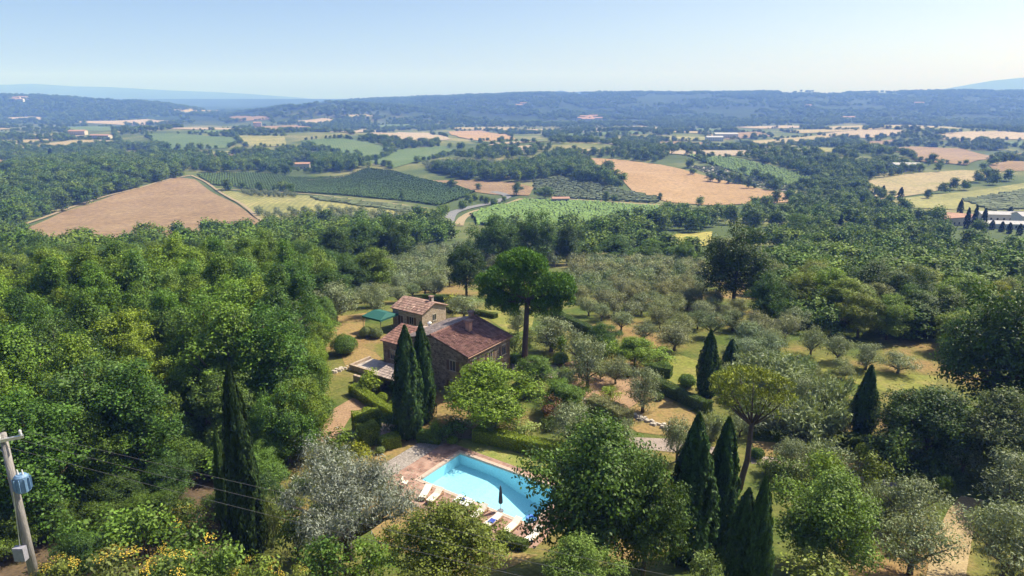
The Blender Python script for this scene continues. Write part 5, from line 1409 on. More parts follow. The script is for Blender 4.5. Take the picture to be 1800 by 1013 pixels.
# stones along the slope
M['stone_pale'] = surf('stone_pale', (0.42, 0.36, 0.29), (0.58, 0.52, 0.44), 2, 0.9, 0.3)
def stones(pp, n, size, label, seed, width=0.35):
    rng = random.Random(seed); pts = np.array(px_poly(pp)); mb = MB()
    seg = np.diff(pts, axis=0); Ls = np.hypot(*seg.T); tot = Ls.sum(); cum = np.concatenate([[0], np.cumsum(Ls)])
    for i in range(n):
        s = tot * (i + rng.random() * 0.7) / n; k = min(len(seg) - 1, int(np.searchsorted(cum, s, 'right') - 1)); p = pts[k] + seg[k] * (s - cum[k]) / Ls[k]
        x, y = p[0] + rng.uniform(-width, width), p[1] + rng.uniform(-width, width); z = tz(x, y)
        a = rng.uniform(0, 6.28); w = size * rng.uniform(0.6, 1.3)
        ring = [(x + w * rng.uniform(.4, .62) * math.cos(a + q * 1.047), y + w * rng.uniform(.4, .62) * math.sin(a + q * 1.047)) for q in range(6)]
        hgt = w * rng.uniform(0.35, 0.6)
        vs = [(rx, ry, z - 0.05) for rx, ry in ring] + [(x + (rx - x) * .7, y + (ry - y) * .7, z + hgt) for rx, ry in ring]
        mb.add(vs, [(q, (q + 1) % 6, 6 + (q + 1) % 6, 6 + q) for q in range(6)] + [tuple(range(6, 12))])
    o = mb.build('stone_edging', M['stone_pale']); tag(o, label, 'stones', kind='stuff')
stones([(1100, 725), (1140, 742), (1180, 757), (1205, 766)], 70, 0.5, 'row of pale stones edging the dry slope', 1)
stones([(1010, 700), (1050, 712), (1075, 725)], 25, 0.5, 'pale stones beside the variegated hedge', 2)
stones([(590, 655), (620, 645), (650, 636)], 40, 0.5, 'rubble stones at the edge of the terrace', 3, 0.6)
stones([(640, 770), (662, 760), (690, 752)], 30, 0.45, 'rockery stones between the hedge blocks', 4, 0.5)

# loungers, table, parasol
M['cushion'] = plain('cushion', (0.78, 0.72, 0.62), 0.8); M['cushion_white'] = plain('cushion_white', (0.85, 0.84, 0.82), 0.7)
M['wood'] = surf('teak', (0.30, 0.19, 0.10), (0.42, 0.28, 0.16), 4, 0.7, 0.1); M['towel_blue'] = plain('towel_blue', (0.05, 0.09, 0.42), 0.9)
M['parasol_cloth'] = plain('parasol_cloth', (0.10, 0.12, 0.15), 0.85); M['metal'] = plain('metal', (0.35, 0.36, 0.38), 0.45, 0.6)
def lounger(px, py, rot, label, towel=False, back=0.5):
    x, y, z = gp(px, py)
    o = link('sun_lounger', None, loc=(x, y, 0.035), rot=(0, 0, rot)); tag(o, label, 'sun lounger', 'sun loungers by the pool')
    mb = MB(); mb.box(-0.98, 0.98, -0.34, -0.27, 0.24, 0.31); mb.box(-0.98, 0.98, 0.27, 0.34, 0.24, 0.31); mb.box(-0.98, -0.9, -0.27, 0.27, 0.24, 0.31); mb.box(0.9, 0.98, -0.27, 0.27, 0.24, 0.31)
    mb.build('frame', M['wood'], o)
    lg = MB(); lg.box(-0.035, 0.035, -0.035, 0.035, 0, 0.24); lm = mesh_np('leg', lg.v, lg.f, [M['wood']])
    for sx in (-0.85, 0.85):
        for sy in (-0.3, 0.3): link('leg', lm, o, loc=(sx, sy, 0))
    mb = MB(); mb.box(-0.95, 0.30, -0.31, 0.31, 0.315, 0.40); mb.build('mattress', M['cushion'], o)
    c, s = math.cos(back), math.sin(back)
    MB().box(0, 0.72, -0.31, 0.31, 0, 0.085, fr=lambda a, b, zz: (0.31 + a * c - zz * s, b, 0.315 + a * s + zz * c)).build('backrest', M['cushion'], o)
    if towel:
        t = link('beach_towel', None, loc=(x, y, 0.45)); 
        bpy.data.objects.remove(t)
        b = MB(); b.box(-0.45, 0.15, -0.28, 0.22, 0.405, 0.43); tw = b.build('beach_towel', M['towel_blue'], loc=(x, y, 0.035), rot=(0, 0, rot + 0.15)); tag(tw, 'dark blue towel lying on a sun lounger', 'towel')
ru = math.atan2(U.y, U.x)
lounger(765, 878, ru + 0.15, 'cream sun lounger at the left end of the pool deck')
lounger(842, 907, ru, 'cream sun lounger right of the white table')
lounger(866, 922, ru - 0.1, 'cream sun lounger with a dark blue towel', True, 0.2)
lounger(901, 931, ru, 'cream sun lounger nearest the bay tree', False, 0.35)
lounger(748, 871, ru + 0.4, 'small cream lounger beside the silver olive', False, 0.1)
lounger(938, 948, ru - 0.05, 'cream sun lounger half hidden under the bay tree')
x, y, z = gp(815, 893)
t = link('garden_table', None, loc=(x, y, 0.035), rot=(0, 0, ru)); tag(t, 'white square table by the pool edge', 'table')
b = MB(); b.box(-0.55, 0.55, -0.8, 0.8, 0.66, 0.72); b.build('table_top', M['cushion_white'], t)
lg = MB(); lg.box(-0.04, 0.04, -0.04, 0.04, 0, 0.66); lm = mesh_np('leg', lg.v, lg.f, [M['cushion_white']])
for sx in (-0.48, 0.48):
    for sy in (-0.72, 0.72): link('leg', lm, t, loc=(sx, sy, 0))
b = MB(); b.tube([(0, 0, 0), (0, 0, 0.05), (0, 0, 0.14), (0, 0, 0.17)], [0.08, 0.14, 0.16, 0.12], 12)
o = b.build('bowl', M['towel_blue'], smooth=True, loc=(x, y, 0.757)); tag(o, 'dark blue bowl on the white table', 'bowl')
def chair(px, py, rot, label):
    x, y, z = gp(px, py)
    o = link('garden_chair', None, loc=(x, y, 0.035), rot=(0, 0, rot)); tag(o, label, 'chair')
    b = MB(); b.box(-0.25, 0.25, -0.25, 0.25, 0.42, 0.47); b.build('seat', M['cushion'], o)
    b = MB(); b.box(0.22, 0.26, -0.25, 0.25, 0.5, 0.9); b.build('backrest', M['cushion'], o)
    lg = MB(); lg.box(-0.02, 0.02, -0.02, 0.02, 0, 0.42); lm = mesh_np('leg', lg.v, lg.f, [M['metal']])
    for sx in (-0.22, 0.22):
        for sy in (-0.22, 0.22): link('leg', lm, o, loc=(sx, sy, 0))
chair(712, 856, ru + 2, 'pale garden chair beside the silver olive at the deck corner')
chair(829, 902, ru - 2, 'pale garden chair beside the white table')
x, y, z = gp(880, 899)
o = link('closed_parasol', None, loc=(x, y, 0.035)); tag(o, 'closed dark grey parasol at the pool edge', 'parasol')
b = MB(); b.tube([(0, 0, 0), (0, 0, 0.1)], [0.28, 0.26], 14); b.build('base', M['metal'], o)
b = MB(); b.tube([(0, 0, 0.1), (0, 0, 2.45)], 0.025, 8); b.build('pole', M['metal'], o)
b = MB(); nn = 10
zz = [0.75, 0.9, 1.4, 2.0, 2.3, 2.42]; rd = [0.17, 0.20, 0.17, 0.11, 0.06, 0.02]
vs = []; fs = []
for i, (z_, r_) in enumerate(zip(zz, rd)):
    for k_ in range(nn * 2): vs.append((r_ * (1 if k_ % 2 else 0.72) * math.cos(math.pi * k_ / nn), r_ * (1 if k_ % 2 else 0.72) * math.sin(math.pi * k_ / nn), z_))
for i in range(len(zz) - 1):
    for k_ in range(nn * 2): fs.append((i * nn * 2 + k_, i * nn * 2 + (k_ + 1) % (nn * 2), (i + 1) * nn * 2 + (k_ + 1) % (nn * 2), (i + 1) * nn * 2 + k_))
b.add(vs, fs); b.build('folded_canopy', M['parasol_cloth'], o)
# blue inflatable half hidden under the bay tree
x, y, z = gp(934, 915)
b = MB(); R_, r_ = 0.36, 0.12; vs = []; fs = []
for i in range(20):
    for j in range(8):
        A_, B2 = 2 * math.pi * i / 20, 2 * math.pi * j / 8
        vs.append(((R_ + r_ * math.cos(B2)) * math.cos(A_), (R_ + r_ * math.cos(B2)) * math.sin(A_), r_ + r_ * math.sin(B2)))
        fs.append((i * 8 + j, ((i + 1) % 20) * 8 + j, ((i + 1) % 20) * 8 + (j + 1) % 8, i * 8 + (j + 1) % 8))
b.add(vs, fs); o = b.build('swim_ring', plain('ring_blue', (0.10, 0.25, 0.75), 0.4), smooth=True, loc=(x, y, 0.07)); tag(o, 'blue swim ring at the pool edge under the bay tree', 'swim ring')

# garden lamps: white globes
M['globe'] = plain('globe', (0.85, 0.85, 0.83), 0.4)
for (px, py, label) in [(957, 797, 'small white globe lamp in front of the pool hedge'), (840, 770, 'small white globe lamp at the left end of the pool hedge')]:
    x, y, z = gp(px, py); o = link('garden_lamp', None, loc=(x, y, z)); tag(o, label, 'garden lamp')
    b = MB(); b.tube([(0, 0, 0), (0, 0, 0.62)], 0.03, 8); b.build('post', M['metal'], o)
    b = MB(); b.tube([(0, 0, 0.6), (0, 0, 0.66), (0, 0, 0.76), (0, 0, 0.86), (0, 0, 0.91)], [0.06, 0.13, 0.17, 0.13, 0.03], 12); b.build('globe', M['globe'], o, smooth=True)

# ------------------------------------------------------------------ the stone house
M['stone'] = stone_mat('rubble_stone', [(0.13, 0.095, 0.068), (0.22, 0.16, 0.115), (0.34, 0.26, 0.185), (0.16, 0.115, 0.08), (0.40, 0.31, 0.235)], 3.2, (0.25, 0.20, 0.155))
M['stone_light'] = stone_mat('rubble_stone_light', [(0.30, 0.22, 0.16), (0.42, 0.32, 0.24), (0.52, 0.41, 0.32), (0.36, 0.28, 0.20)], 3.6, (0.42, 0.34, 0.27))
M['tile'] = surf('roof_tile', (0.17, 0.09, 0.075), (0.25, 0.135, 0.11), 1.2, 0.9, 0.15, (0.33, 0.20, 0.16), use_tint=True)
M['tile_old'] = surf('roof_tile_old', (0.22, 0.13, 0.105), (0.30, 0.19, 0.155), 1.2, 0.9, 0.15, (0.39, 0.28, 0.225), use_tint=True)
M['tile_grey'] = surf('roof_tile_grey', (0.27, 0.21, 0.19), (0.36, 0.29, 0.26), 1.2, 0.9, 0.15, (0.43, 0.36, 0.32), use_tint=True)
M['glass'] = plain('window_glass', (0.03, 0.035, 0.04), 0.1, 0.0, 0.6); M['shutter'] = plain('shutter_brown', (0.13, 0.075, 0.045), 0.7); M['lintel'] = surf('lintel', (0.42, 0.36, 0.29), (0.54, 0.47, 0.39), 3, 0.9, 0.2)
M['gutter'] = plain('copper_gutter', (0.28, 0.17, 0.12), 0.5, 0.5); M['brick'] = brick_mat('chimney_brick', (0.40, 0.19, 0.13), (0.50, 0.27, 0.19), (0.5, 0.43, 0.36), 2.0, 0.5, 0.14)
M['white_paint'] = plain('white_paint', (0.8, 0.79, 0.76), 0.6)
HX, HY = -5.1, 72.9
def house_root(name, label, cat='house'):
    o = link(name, None, loc=(HX, HY, 0), rot=(0, 0, math.atan2(U.y, U.x))); tag(o, label, cat)
    return o
def tiles(parent, o0, eave, up, mat, seed, over=0.25, tw=0.25, tl=0.45):
    """barrel tiles over a slope; o0 the eave corner, eave and up are vectors along and up the slope (house-local)"""
    rng = random.Random(seed); o0 = Vector(o0); eave = Vector(eave); up = Vector(up)
    e = eave.normalized(); u = up.normalized(); n = e.cross(u)
    if n.z < 0: n = -n
    o0 = o0 - u * over - e * over; Le = eave.length + 2 * over; Lu = up.length + over
    bd = MB()
    q = [o0, o0 + e * Le, o0 + e * Le + u * Lu, o0 + u * Lu]
    bd.add([p - n * 0.0 for p in q] + [p - n * 0.1 for p in q], [(0, 1, 2, 3), (7, 6, 5, 4), (0, 4, 5, 1), (1, 5, 6, 2), (2, 6, 7, 3), (3, 7, 4, 0)])
    rf = bd.build('roof', M['shutter'], parent)
    mb = MB(); nc = int(Le / tw); nr = int(Lu / tl); tw = Le / nc; tl = Lu / nr
    for i in range(nc):
        for j in range(nr):
            t = rng.gauss(1, 0.16); t *= 0.6 if rng.random() < 0.06 else 1
            t *= 1.35 if rng.random() < 0.05 else 1
            jit = rng.uniform(-0.015, 0.015)
            b0 = o0 + e * (i * tw + jit) + u * (j * tl - 0.04); b1 = b0 + u * (tl + 0.05)
            pr = [(0.02, 0.015), (0.2, 0.075), (0.5, 0.11), (0.8, 0.075), (0.98, 0.015)]
            vs = [b0 + e * (a * tw) + n * (h + 0.035) for a, h in pr] + [b1 + e * ((0.5 + (a - 0.5) * 0.85) * tw) + n * (h * 0.9) for a, h in pr]
            mb.add(vs, [(k, k + 1, 6 + k, 5 + k) for k in range(4)] + [(0, 1, 2, 3, 4)], 0, max(0.4, t))
    o = mb.build('roof_tiles', mat, rf); o['kind'] = 'stuff'
    return rf
def window(parent, x, y, z, nx_, ny_, w=0.75, h=1.1, shut=True, door=False):
    """nx_, ny_: outward normal in the house frame"""
    ax, ay = -ny_, nx_
    f = lambda a, d, zz: (x + ax * a + nx_ * d, y + ay * a + ny_ * d, z + zz)
    b = MB(); b.box(-w / 2, w / 2, -0.02, 0.012, 0, h, fr=f); wi = b.build('door' if door else 'window', M['shutter'] if door else M['glass'], parent)
    b = MB(); t = 0.07
    for (a0, a1, z0, z1) in ((-w / 2 - t, -w / 2, -0.0, h), (w / 2, w / 2 + t, 0, h), (-w / 2 - t, w / 2 + t, h, h + 0.16), (-0.02, 0.02, 0, h)): b.box(a0, a1, 0.0, 0.04, z0, z1, fr=f)
    b.build('frame', M['lintel'], wi)
    b = MB(); b.box(-w / 2 - 0.12, w / 2 + 0.12, 0.0, 0.09, -0.09, -0.003, fr=f); b.build('sill', M['lintel'], wi)
    if shut:
        for s in (-1, 1):
            b = MB(); a0 = s * (w / 2 + 0.09); a1 = s * (w / 2 + 0.09 + w / 2); b.box(min(a0, a1), max(a0, a1), 0.005, 0.05, 0.0, h, fr=f); b.build('shutter', M['shutter'], wi)
def gable_block(parent, a0, a1, b0, b1, zb, ze0, ze1, br, zr, mat):
    """block with its ridge along a at b = br; eaves ze0 at b0, ze1 at b1"""
    vs = []
    for a in (a0, a1): vs += [(a, b0, zb), (a, b1, zb), (a, b1, ze1), (a, br, zr), (a, b0, ze0)]
    fs = [(0, 4, 3, 2, 1), (5, 6, 7, 8, 9), (0, 5, 9, 4), (1, 2, 7, 6)]
    MB().add(vs, fs).build('wall', mat, parent)
main = house_root('stone_farmhouse', 'two storey rubble stone farmhouse with red brown tiled roof')
gable_block(main, 0, 8.5, 0, 9.6, -0.5, 5.1, 5.4, 5.3, 6.62, M['stone'])
tiles(main, (0, 0, 5.2), (8.5, 0, 0), (0, 5.3, 1.5), M['tile'], 1)
tiles(main, (8.5, 9.6, 5.5), (-8.5, 0, 0), (0, -4.3, 1.2), M['tile_grey'], 2)
b = MB()
for k_ in range(22): b.tube([(-0.25 + k_ * 0.41, 5.3, 6.76), (-0.25 + k_ * 0.41 + 0.42, 5.3, 6.75)], [0.15, 0.13], 8)
b.build('ridge_tiles', M['tile'], main)
for (ca, cb, cz, w_, h_) in [(4.8, 3.5, 6.0, 0.62, 1.25), (8.0, 5.6, 6.4, 0.5, 0.75)]:
    b = MB(); b.box(ca - w_ / 2, ca + w_ / 2, cb - w_ / 2, cb + w_ / 2, cz - 0.5, cz + h_); ch = b.build('chimney', M['brick'], main)
    b = MB()
    for sx in (-1, 1): b.box(ca + sx * w_ * 0.4 - 0.07, ca + sx * w_ * 0.4 + 0.07, cb - w_ / 2, cb + w_ / 2, cz + h_, cz + h_ + 0.22)
    b.build('vent', M['brick'], ch)
    b = MB(); b.box(ca - w_ * 0.75, ca + w_ * 0.75, cb - w_ * 0.75, cb + w_ * 0.75, cz + h_ + 0.22, cz + h_ + 0.31); b.build('cap', M['tile_old'], ch)
for (a_, z_, d_) in [(1.3, 3.1, False), (4.4, 3.1, False), (7.2, 3.1, False), (1.3, 0.6, False), (4.4, 0.0, True), (7.2, 0.6, False)]:
    window(main, a_, -0.0, z_, 0, -1, 0.8 if not d_ else 1.2, 1.2 if not d_ else 2.2, not d_, d_)
for (b_, z_) in [(2.2, 2.9), (7.2, 2.9), (2.2, 0.4)]: window(main, 0, b_, z_, -1, 0, 0.8, 1.2)
b = MB(); b.tube([(-0.3, -0.33, 5.05), (8.8, -0.33, 5.05)], 0.07, 8); g = b.build('gutter', M['gutter'], main)
for a_ in (0.25, 8.3):
    b = MB(); b.tube([(a_, -0.33, 5.0), (a_, -0.1, 4.7), (a_, -0.1, 0.0)], 0.05, 8); b.build('downpipe', M['gutter'], main)
# left wing with its lean-to roof
wing = house_root('stone_wing', 'low stone wing with pinkish lean-to roof left of the cypresses')
MB().add([(1.8, 9.61, -0.5), (1.8, 15.3, -0.5), (5.6, 15.3, -0.5), (5.6, 9.61, -0.5), (1.8, 9.61, 3.35), (1.8, 15.3, 3.35), (5.6, 15.3, 4.45), (5.6, 9.61, 4.45)],
         [(0, 4, 5, 1), (1, 5, 6, 2), (2, 6, 7, 3), (3, 7, 4, 0)]).build('wall', M['stone'], wing)
tiles(wing, (1.8, 15.3, 3.5), (0, -5.6, 0), (3.8, 0, 1.1), M['tile'], 3)
window(wing, 1.8, 13.6, 1.2, -1, 0, 0.8, 1.1); window(wing, 1.8, 11.4, 0.6, -1, 0, 1.0, 2.1, False, True)
b = MB(); b.box(5.65, 8.45, 9.62, 13.6, -0.5, 3.6); b.build('wall', M['stone'], wing)
tiles(wing, (8.45, 9.62, 3.65), (0, 3.98, 0), (-2.8, 0, 0.75), M['tile_grey'], 4, over=0.1)
b = MB(); b.tube([(7.0, 11.8, 3.7), (7.0, 11.8, 4.9)], 0.2, 10); ch = b.build('chimney', M['white_paint'], wing)
b = MB(); b.tube([(7.0, 11.8, 4.9), (7.0, 11.8, 5.0), (7.0, 11.8, 5.2)], [0.3, 0.3, 0.05], 10); b.build('cap', M['white_paint'], ch)
# annex behind
annex = house_root('stone_annex', 'small stone annex with a pale tiled gable roof behind the farmhouse')
MB().add([(13.4, 18.9, -0.5), (18.8, 18.9, -0.5), (18.8, 18.9, 3.1), (16.1, 18.9, 4.1), (13.4, 18.9, 3.1), (13.4, 24.8, -0.5), (18.8, 24.8, -0.5), (18.8, 24.8, 3.1), (16.1, 24.8, 4.1), (13.4, 24.8, 3.1)],
         [(0, 1, 2, 3, 4), (5, 9, 8, 7, 6), (0, 4, 9, 5), (1, 6, 7, 2)]).build('wall', M['stone_light'], annex)
tiles(annex, (13.4, 24.8, 3.2), (0, -5.9, 0), (2.7, 0, 1.0), M['tile_old'], 5); tiles(annex, (18.8, 18.9, 3.2), (0, 5.9, 0), (-2.7, 0, 1.0), M['tile_old'], 6)
window(annex, 16.1, 18.9, 1.5, 0, -1, 0.7, 0.9, False); window(annex, 13.4, 21.0, 1.2, -1, 0, 0.8, 1.1); window(annex, 13.4, 23.2, 0.05, -1, 0, 1.0, 2.1, False, True)
b = MB(); b.box(16.4, 16.9, 19.6, 20.1, 3.5, 4.9); ch = b.build('chimney', M['brick'], annex); b = MB(); b.box(16.3, 17.0, 19.5, 20.2, 4.9, 4.98); b.build('cap', M['tile_old'], ch)
# green canopy on posts
can = house_root('green_canopy', 'dark green canvas canopy on posts left of the annex', 'canopy')
M['canvas_green'] = plain('canvas_green', (0.015, 0.105, 0.085), 0.8)
b = MB(); ca0, ca1, cb0, cb1 = 9.4, 13.2, 23.4, 27.2
b.add([(ca0, cb0, 2.45), (ca1, cb0, 2.45), (ca1, cb1, 2.45), (ca0, cb1, 2.45), ((ca0 + ca1) / 2, cb0 + 0.6, 3.0), ((ca0 + ca1) / 2, cb1 - 0.6, 3.0)],
      [(0, 1, 4), (1, 2, 5, 4), (2, 3, 5), (3, 0, 4, 5)])
for (p_, q_) in (((ca0, cb0), (ca1, cb0)), ((ca1, cb0), (ca1, cb1)), ((ca1, cb1), (ca0, cb1)), ((ca0, cb1), (ca0, cb0))):
    b.add([(*p_, 2.45), (*q_, 2.45), (*q_, 2.2), (*p_, 2.2)], [(0, 1, 2, 3)])
b.build('canvas', M['canvas_green'], can)
for a_ in (ca0 + .1, ca1 - .1):
    for b_ in (cb0 + .1, cb1 - .1):
        b = MB(); b.tube([(a_, b_, 0), (a_, b_, 2.44)], 0.04, 8); b.build('post', M['metal'], can)
# terrace and store below
ter = house_root('terrace', None, None); ter['kind'] = 'structure'
M['paving'] = brick_mat('terrace_paving', (0.38, 0.34, 0.31), (0.48, 0.43, 0.39), (0.30, 0.27, 0.24), 1.0, 0.6, 0.6)
b = MB(); b.box(-1.6, 1.79, 9.62, 17.4, -0.4, 0.42); b.build('paving', M['paving'], ter)
b = MB(); b.box(-1.95, -1.61, 9.0, 17.75, -0.5, 0.75); b.box(-1.6, 1.6, 17.41, 17.75, -0.5, 0.75); b.build('retaining_wall', M['stone_light'], ter)
store = house_root('stone_store', 'low stone store with a dark open front left of the cypresses', 'shed')
b = MB(); b.box(-4.6, -4.3, 9.6, 10.4, -0.4, 2.0); b.box(-4.6, -4.3, 6.0, 6.5, -0.4, 2.0); b.box(-4.3, -1.98, 10.1, 10.4, -0.4, 2.2); b.box(-4.3, -1.98, 6.0, 6.3, -0.4, 2.2); b.box(-2.25, -1.98, 6.3, 10.1, -0.4, 2.4)
b.box(-4.6, -4.3, 6.5, 9.6, 1.75, 2.0); b.build('wall', M['stone'], store)
tiles(store, (-4.6, 10.4, 2.1), (0, -4.4, 0), (2.65, 0, 0.45), M['tile_grey'], 8, over=0.12)
# low garden wall from the store down the bank
st = house_root('garden_wall', 'low rubble wall between the store and the terrace', 'wall')
b = MB(); b.box(-4.3, -3.95, 10.45, 14.5, -0.4, 0.9); b.build('wall', M['stone_light'], st)

# ------------------------------------------------------------------ power pole and lines
M['concrete'] = surf('weathered_pole', (0.23, 0.205, 0.19), (0.36, 0.33, 0.31), 2, 0.9, 0.4, stretch=(1, 1, 0.15))
M['galv'] = plain('galvanised_steel', (0.55, 0.56, 0.57), 0.45, 0.7); M['box_grey'] = plain('box_grey', (0.30, 0.29, 0.33), 0.6); M['trafo_blue'] = plain('transformer_blue', (0.16, 0.27, 0.42), 0.5)
M['ceramic'] = plain('ceramic', (0.75, 0.74, 0.72), 0.25); M['cable'] = plain('cable', (0.16, 0.15, 0.15), 0.6)
px_, py_, pz_ = -24.7, 29.9, None
pz_ = tz(px_, py_)
dx, dy, dz = px_ray(16, 762); ptop = CAM_Z + py_ / dy * dz
ph = ptop - pz_
pole = link('power_pole', None, loc=(px_, py_, pz_), rot=(0, 0, 0)); tag(pole, 'weathered wooden power pole with a bluish transformer at the left edge', 'pole')
b = MB(); b.tube([(0, 0, -0.6), (0, 0, ph * 0.5), (0, 0, ph)], [0.24, 0.20, 0.16], 12); b.build('shaft', M['concrete'], pole, smooth=True)
b = MB(); b.box(-0.95, 0.95, -0.07, 0.07, ph - 0.35, ph - 0.2, fr=lambda x, y, z: (x * 0.86 - y * 0.5, x * 0.5 + y * 0.86 - 0.25, z)); arm = b.build('crossarm', M['galv'], pole)
ins = []
for s_ in (-0.85, 0.0, 0.85):
    q = (s_ * 0.86, s_ * 0.5 - 0.25)
    b = MB(); b.tube([(q[0], q[1], ph - 0.2), (q[0], q[1], ph - 0.12), (q[0], q[1], ph - 0.04), (q[0], q[1], ph + 0.04), (q[0], q[1], ph + 0.1)], [0.03, 0.08, 0.05, 0.08, 0.03], 10); b.build('insulator', M['ceramic'], pole, smooth=True); ins.append(q)
b = MB(); b.tube([(-0.4, -0.2, ph - 0.3), (-0.25, -0.16, ph - 0.7), (-0.05, -0.1, ph - 1.0)], 0.03, 6); b.build('brace', M['galv'], pole)
zt = ph - 3.1
b = MB(); b.tube([(0.55, -0.15, zt), (0.55, -0.15, zt + 0.06), (0.55, -0.15, zt + 0.85), (0.55, -0.15, zt + 0.95)], [0.26, 0.31, 0.31, 0.22], 16); tf = b.build('transformer', M['trafo_blue'], pole)
b = MB()
for k_ in range(10):
    a_ = k_ * 0.628; b.box(0.31, 0.40, -0.012, 0.012, zt + 0.12, zt + 0.78, fr=lambda x, y, z, a_=a_: (0.55 + x * math.cos(a_) - y * math.sin(a_), -0.15 + x * math.sin(a_) + y * math.cos(a_), z))
b.build('cooling_fin', M['trafo_blue'], tf)
b = MB()
for s_ in (-0.12, 0.12): b.tube([(0.55 + s_, -0.15, zt + 0.93), (0.55 + s_, -0.15, zt + 1.2)], [0.05, 0.03], 8)
b.build('bushing', M['ceramic'], tf)
b = MB(); b.box(0.1, 0.4, -0.2, -0.1, zt + 0.1, zt + 0.16); b.box(0.1, 0.4, -0.2, -0.1, zt + 0.7, zt + 0.76); b.build('bracket', M['galv'], pole)
zb_ = max(0.6, ph - 6.9)
b = MB(); b.box(-0.42, 0.12, -0.52, -0.22, zb_, zb_ + 0.75); mbx = b.build('meter_box', M['box_grey'], pole)
b = MB(); b.box(-0.37, 0.07, -0.545, -0.523, zb_ + 0.06, zb_ + 0.69); b.build('box_door', M['box_grey'], mbx)
b = MB(); b.tube([(-0.15, -0.3, zb_ + 0.75), (-0.1, -0.22, zb_ + 2.0), (0.05, -0.2, zt)], 0.025, 6); b.build('conduit', M['galv'], pole)
for k_, q in enumerate(ins):
    A_ = Vector((px_ + q[0], py_ + q[1], pz_ + ph + 0.08)); B2 = Vector((13.0 + 0.9 * k_, 21.5 + 0.9 * k_, 13.4))
    pts = []
    for i in range(25):
        t_ = i / 24; p = A_.lerp(B2, t_); p.z -= 0.9 * 4 * t_ * (1 - t_) * 0.35; pts.append(p)
    b = MB(); b.tube(pts, 0.007, 5); o = b.build('power_line', M['cable'], smooth=True)
    tag(o, ['power line from the pole, lowest in the picture', 'power line from the pole, middle one', 'power line from the pole, uppermost in the picture'][k_], 'cable')

# ------------------------------------------------------------------ far houses
M['plaster'] = surf('plaster', (0.52, 0.44, 0.35), (0.62, 0.54, 0.45), 0.5, 0.9); M['plaster_white'] = surf('plaster_white', (0.55, 0.53, 0.51), (0.64, 0.62, 0.60), 0.5, 0.9)
M['far_roof'] = surf('far_roof', (0.36, 0.20, 0.14), (0.46, 0.28, 0.20), 0.6, 0.9); M['far_roof_grey'] = surf('far_roof_grey', (0.42, 0.40, 0.40), (0.52, 0.50, 0.50), 0.6, 0.8)
def far_house(px, py, w, d, h, rot, wall, roof, label, pitch=0.28, group=None, cat='house'):
    x, y, z = gp(px, py)
    o = link('farmhouse' if cat == 'house' else cat, None, loc=(x, y, z), rot=(0, 0, rot)); tag(o, label, cat, group)
    rz = h + d / 2 * pitch
    MB().add([(-w / 2, -d / 2, -1.5), (w / 2, -d / 2, -1.5), (w / 2, d / 2, -1.5), (-w / 2, d / 2, -1.5), (-w / 2, -d / 2, h), (w / 2, -d / 2, h), (w / 2, d / 2, h), (-w / 2, d / 2, h), (-w / 2, 0, rz), (w / 2, 0, rz)],
             [(0, 1, 5, 4), (2, 3, 7, 6), (1, 2, 6, 9, 5), (3, 0, 4, 8, 7)]).build('wall', M[wall], o)
    e = 0.5
    b = MB()
    for s in (-1, 1):
        y1 = s * (d / 2 + e); zz = h - e * pitch
        b.add([(-w / 2 - e, 0, rz + .05), (w / 2 + e, 0, rz + .05), (w / 2 + e, y1, zz + .05), (-w / 2 - e, y1, zz + .05), (-w / 2 - e, 0, rz + .3), (w / 2 + e, 0, rz + .3), (w / 2 + e, y1, zz + .3), (-w / 2 - e, y1, zz + .3)],
              [(0, 1, 2, 3), (4, 7, 6, 5), (2, 6, 7, 3), (0, 3, 7, 4), (1, 5, 6, 2)])
    b.build('roof', M[roof], o)
    n = max(2, int(w / 3.2)); st_ = max(1, int(h / 2.8))
    wm = MB(); wm.box(-0.5, 0.5, -0.06, 0.0, 0, 1.3); wmesh = mesh_np('far_window', wm.v, wm.f, [M['glass']])
    for f in range(st_):
        for i in range(n): link('window', wmesh, o, loc=(-w / 2 + (i + 0.5) * w / n, -d / 2 - 0.01, 0.9 + f * 2.8))
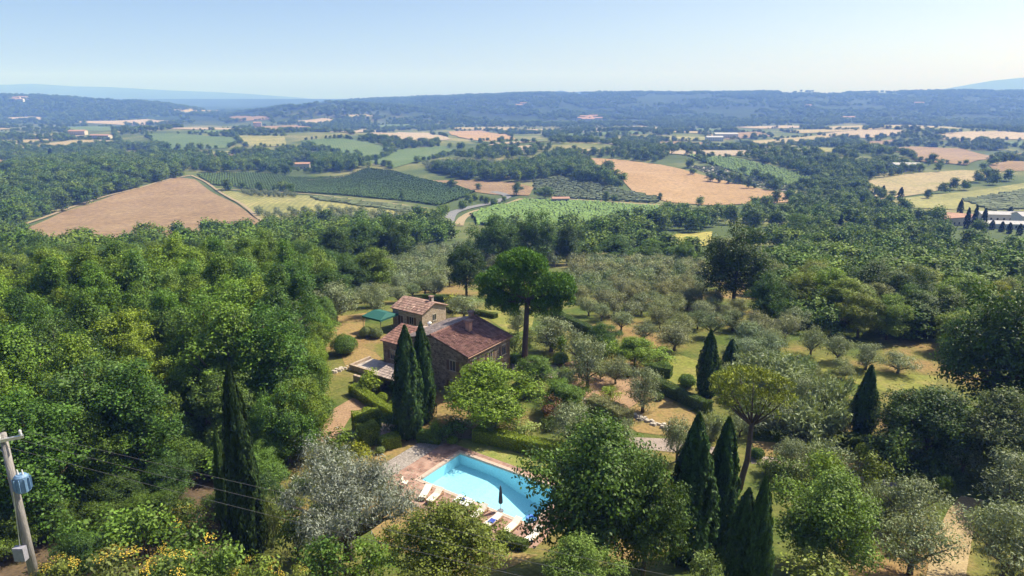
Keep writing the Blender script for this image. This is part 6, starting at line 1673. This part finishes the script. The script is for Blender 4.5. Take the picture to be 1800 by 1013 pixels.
FH = [(530, 297, 18, 9, 5.5, 0.2, 'plaster', 'far_roof', 'farmhouse among trees above the dark vineyard'),
      (138, 238, 30, 14, 8, 0.1, 'plaster', 'far_roof', 'long red roofed farmhouse among dark trees far left'),
      (178, 244, 36, 12, 6, -0.1, 'plaster', 'far_roof', 'pinkish farm building right of the long farmhouse far left'),
      (28, 278, 14, 9, 6, 0.4, 'plaster', 'far_roof', 'small farmhouse among trees at the left edge'),
      (1757, 388, 24, 8, 4, -0.12, 'plaster_white', 'far_roof_grey', 'long white house behind small cypresses on the right'),
      (1772, 402, 27, 7, 2.8, -0.12, 'plaster_white', 'far_roof_grey', 'low white building in front of the long white house'),
      (1812, 398, 16, 10, 6, -0.1, 'plaster_white', 'far_roof_grey', 'white house at the right edge'),
      (1665, 396, 16, 8, 4.5, 0.3, 'plaster', 'far_roof', 'house with orange roof left of the white houses'),
      (1685, 392, 12, 8, 4, -0.5, 'plaster', 'far_roof', 'small orange roofed house beside the cypress pair'),
      (1590, 300, 26, 12, 6, 0.0, 'plaster_white', 'far_roof_grey', 'pale shed in the middle distance on the right'),
      (1275, 243, 44, 16, 8, 0.0, 'plaster_white', 'far_roof_grey', 'white shed in the far valley right of centre'),
      (1255, 248, 30, 14, 7, 0.0, 'plaster_white', 'far_roof_grey', 'second white shed in the far valley'),
      (453, 224, 20, 12, 12, 0.3, 'plaster', 'far_roof', 'tall pale house far off left of centre'),
      (985, 356, 12, 6, 3, 0.1, 'plaster', 'far_roof', 'small barn beside the round tree at the grey vines')]
for f in FH: far_house(*f[:8], f[8])
rv = random.Random(12)
for i, (cx, cy_) in enumerate([(1024, 213), (1030, 210), (1036, 212), (1042, 209), (1033, 215), (1048, 213), (920, 186), (912, 189), (30, 176), (36, 179), (42, 175), (24, 178), (1420, 190), (1615, 185), (1490, 212)]):
    far_house(cx, cy_, 26 + rv.random() * 24, 16, 11, rv.uniform(-0.4, 0.4), 'plaster_white', 'far_roof', 'pale house of a village on the wooded hills', group='hill village houses')
# ------------------------------------------------------------------ haze: the hazy summer air
hm = bpy.data.materials.new('haze_air'); nd, ln = nodes_of(hm)
nd.remove(nd['Principled BSDF'])
pv = nd.new('ShaderNodeVolumePrincipled')
pv.inputs['Color'].default_value = (0.17, 0.33, 1.0, 1)
pv.inputs['Density'].default_value = HAZE_DENSITY
pv.inputs['Absorption Color'].default_value = (1, 1, 1, 1)
pv.inputs['Anisotropy'].default_value = 0.0
ln.new(pv.outputs[0], nd['Material Output'].inputs['Volume'])
hm.cycles.homogeneous_volume = True
b = MB(); b.box(-16500, 16500, -16500, 16500, -90, 480)
hz = b.build('haze', hm); tag(hz, 'thin blue summer haze over the whole valley', 'haze', kind='stuff')
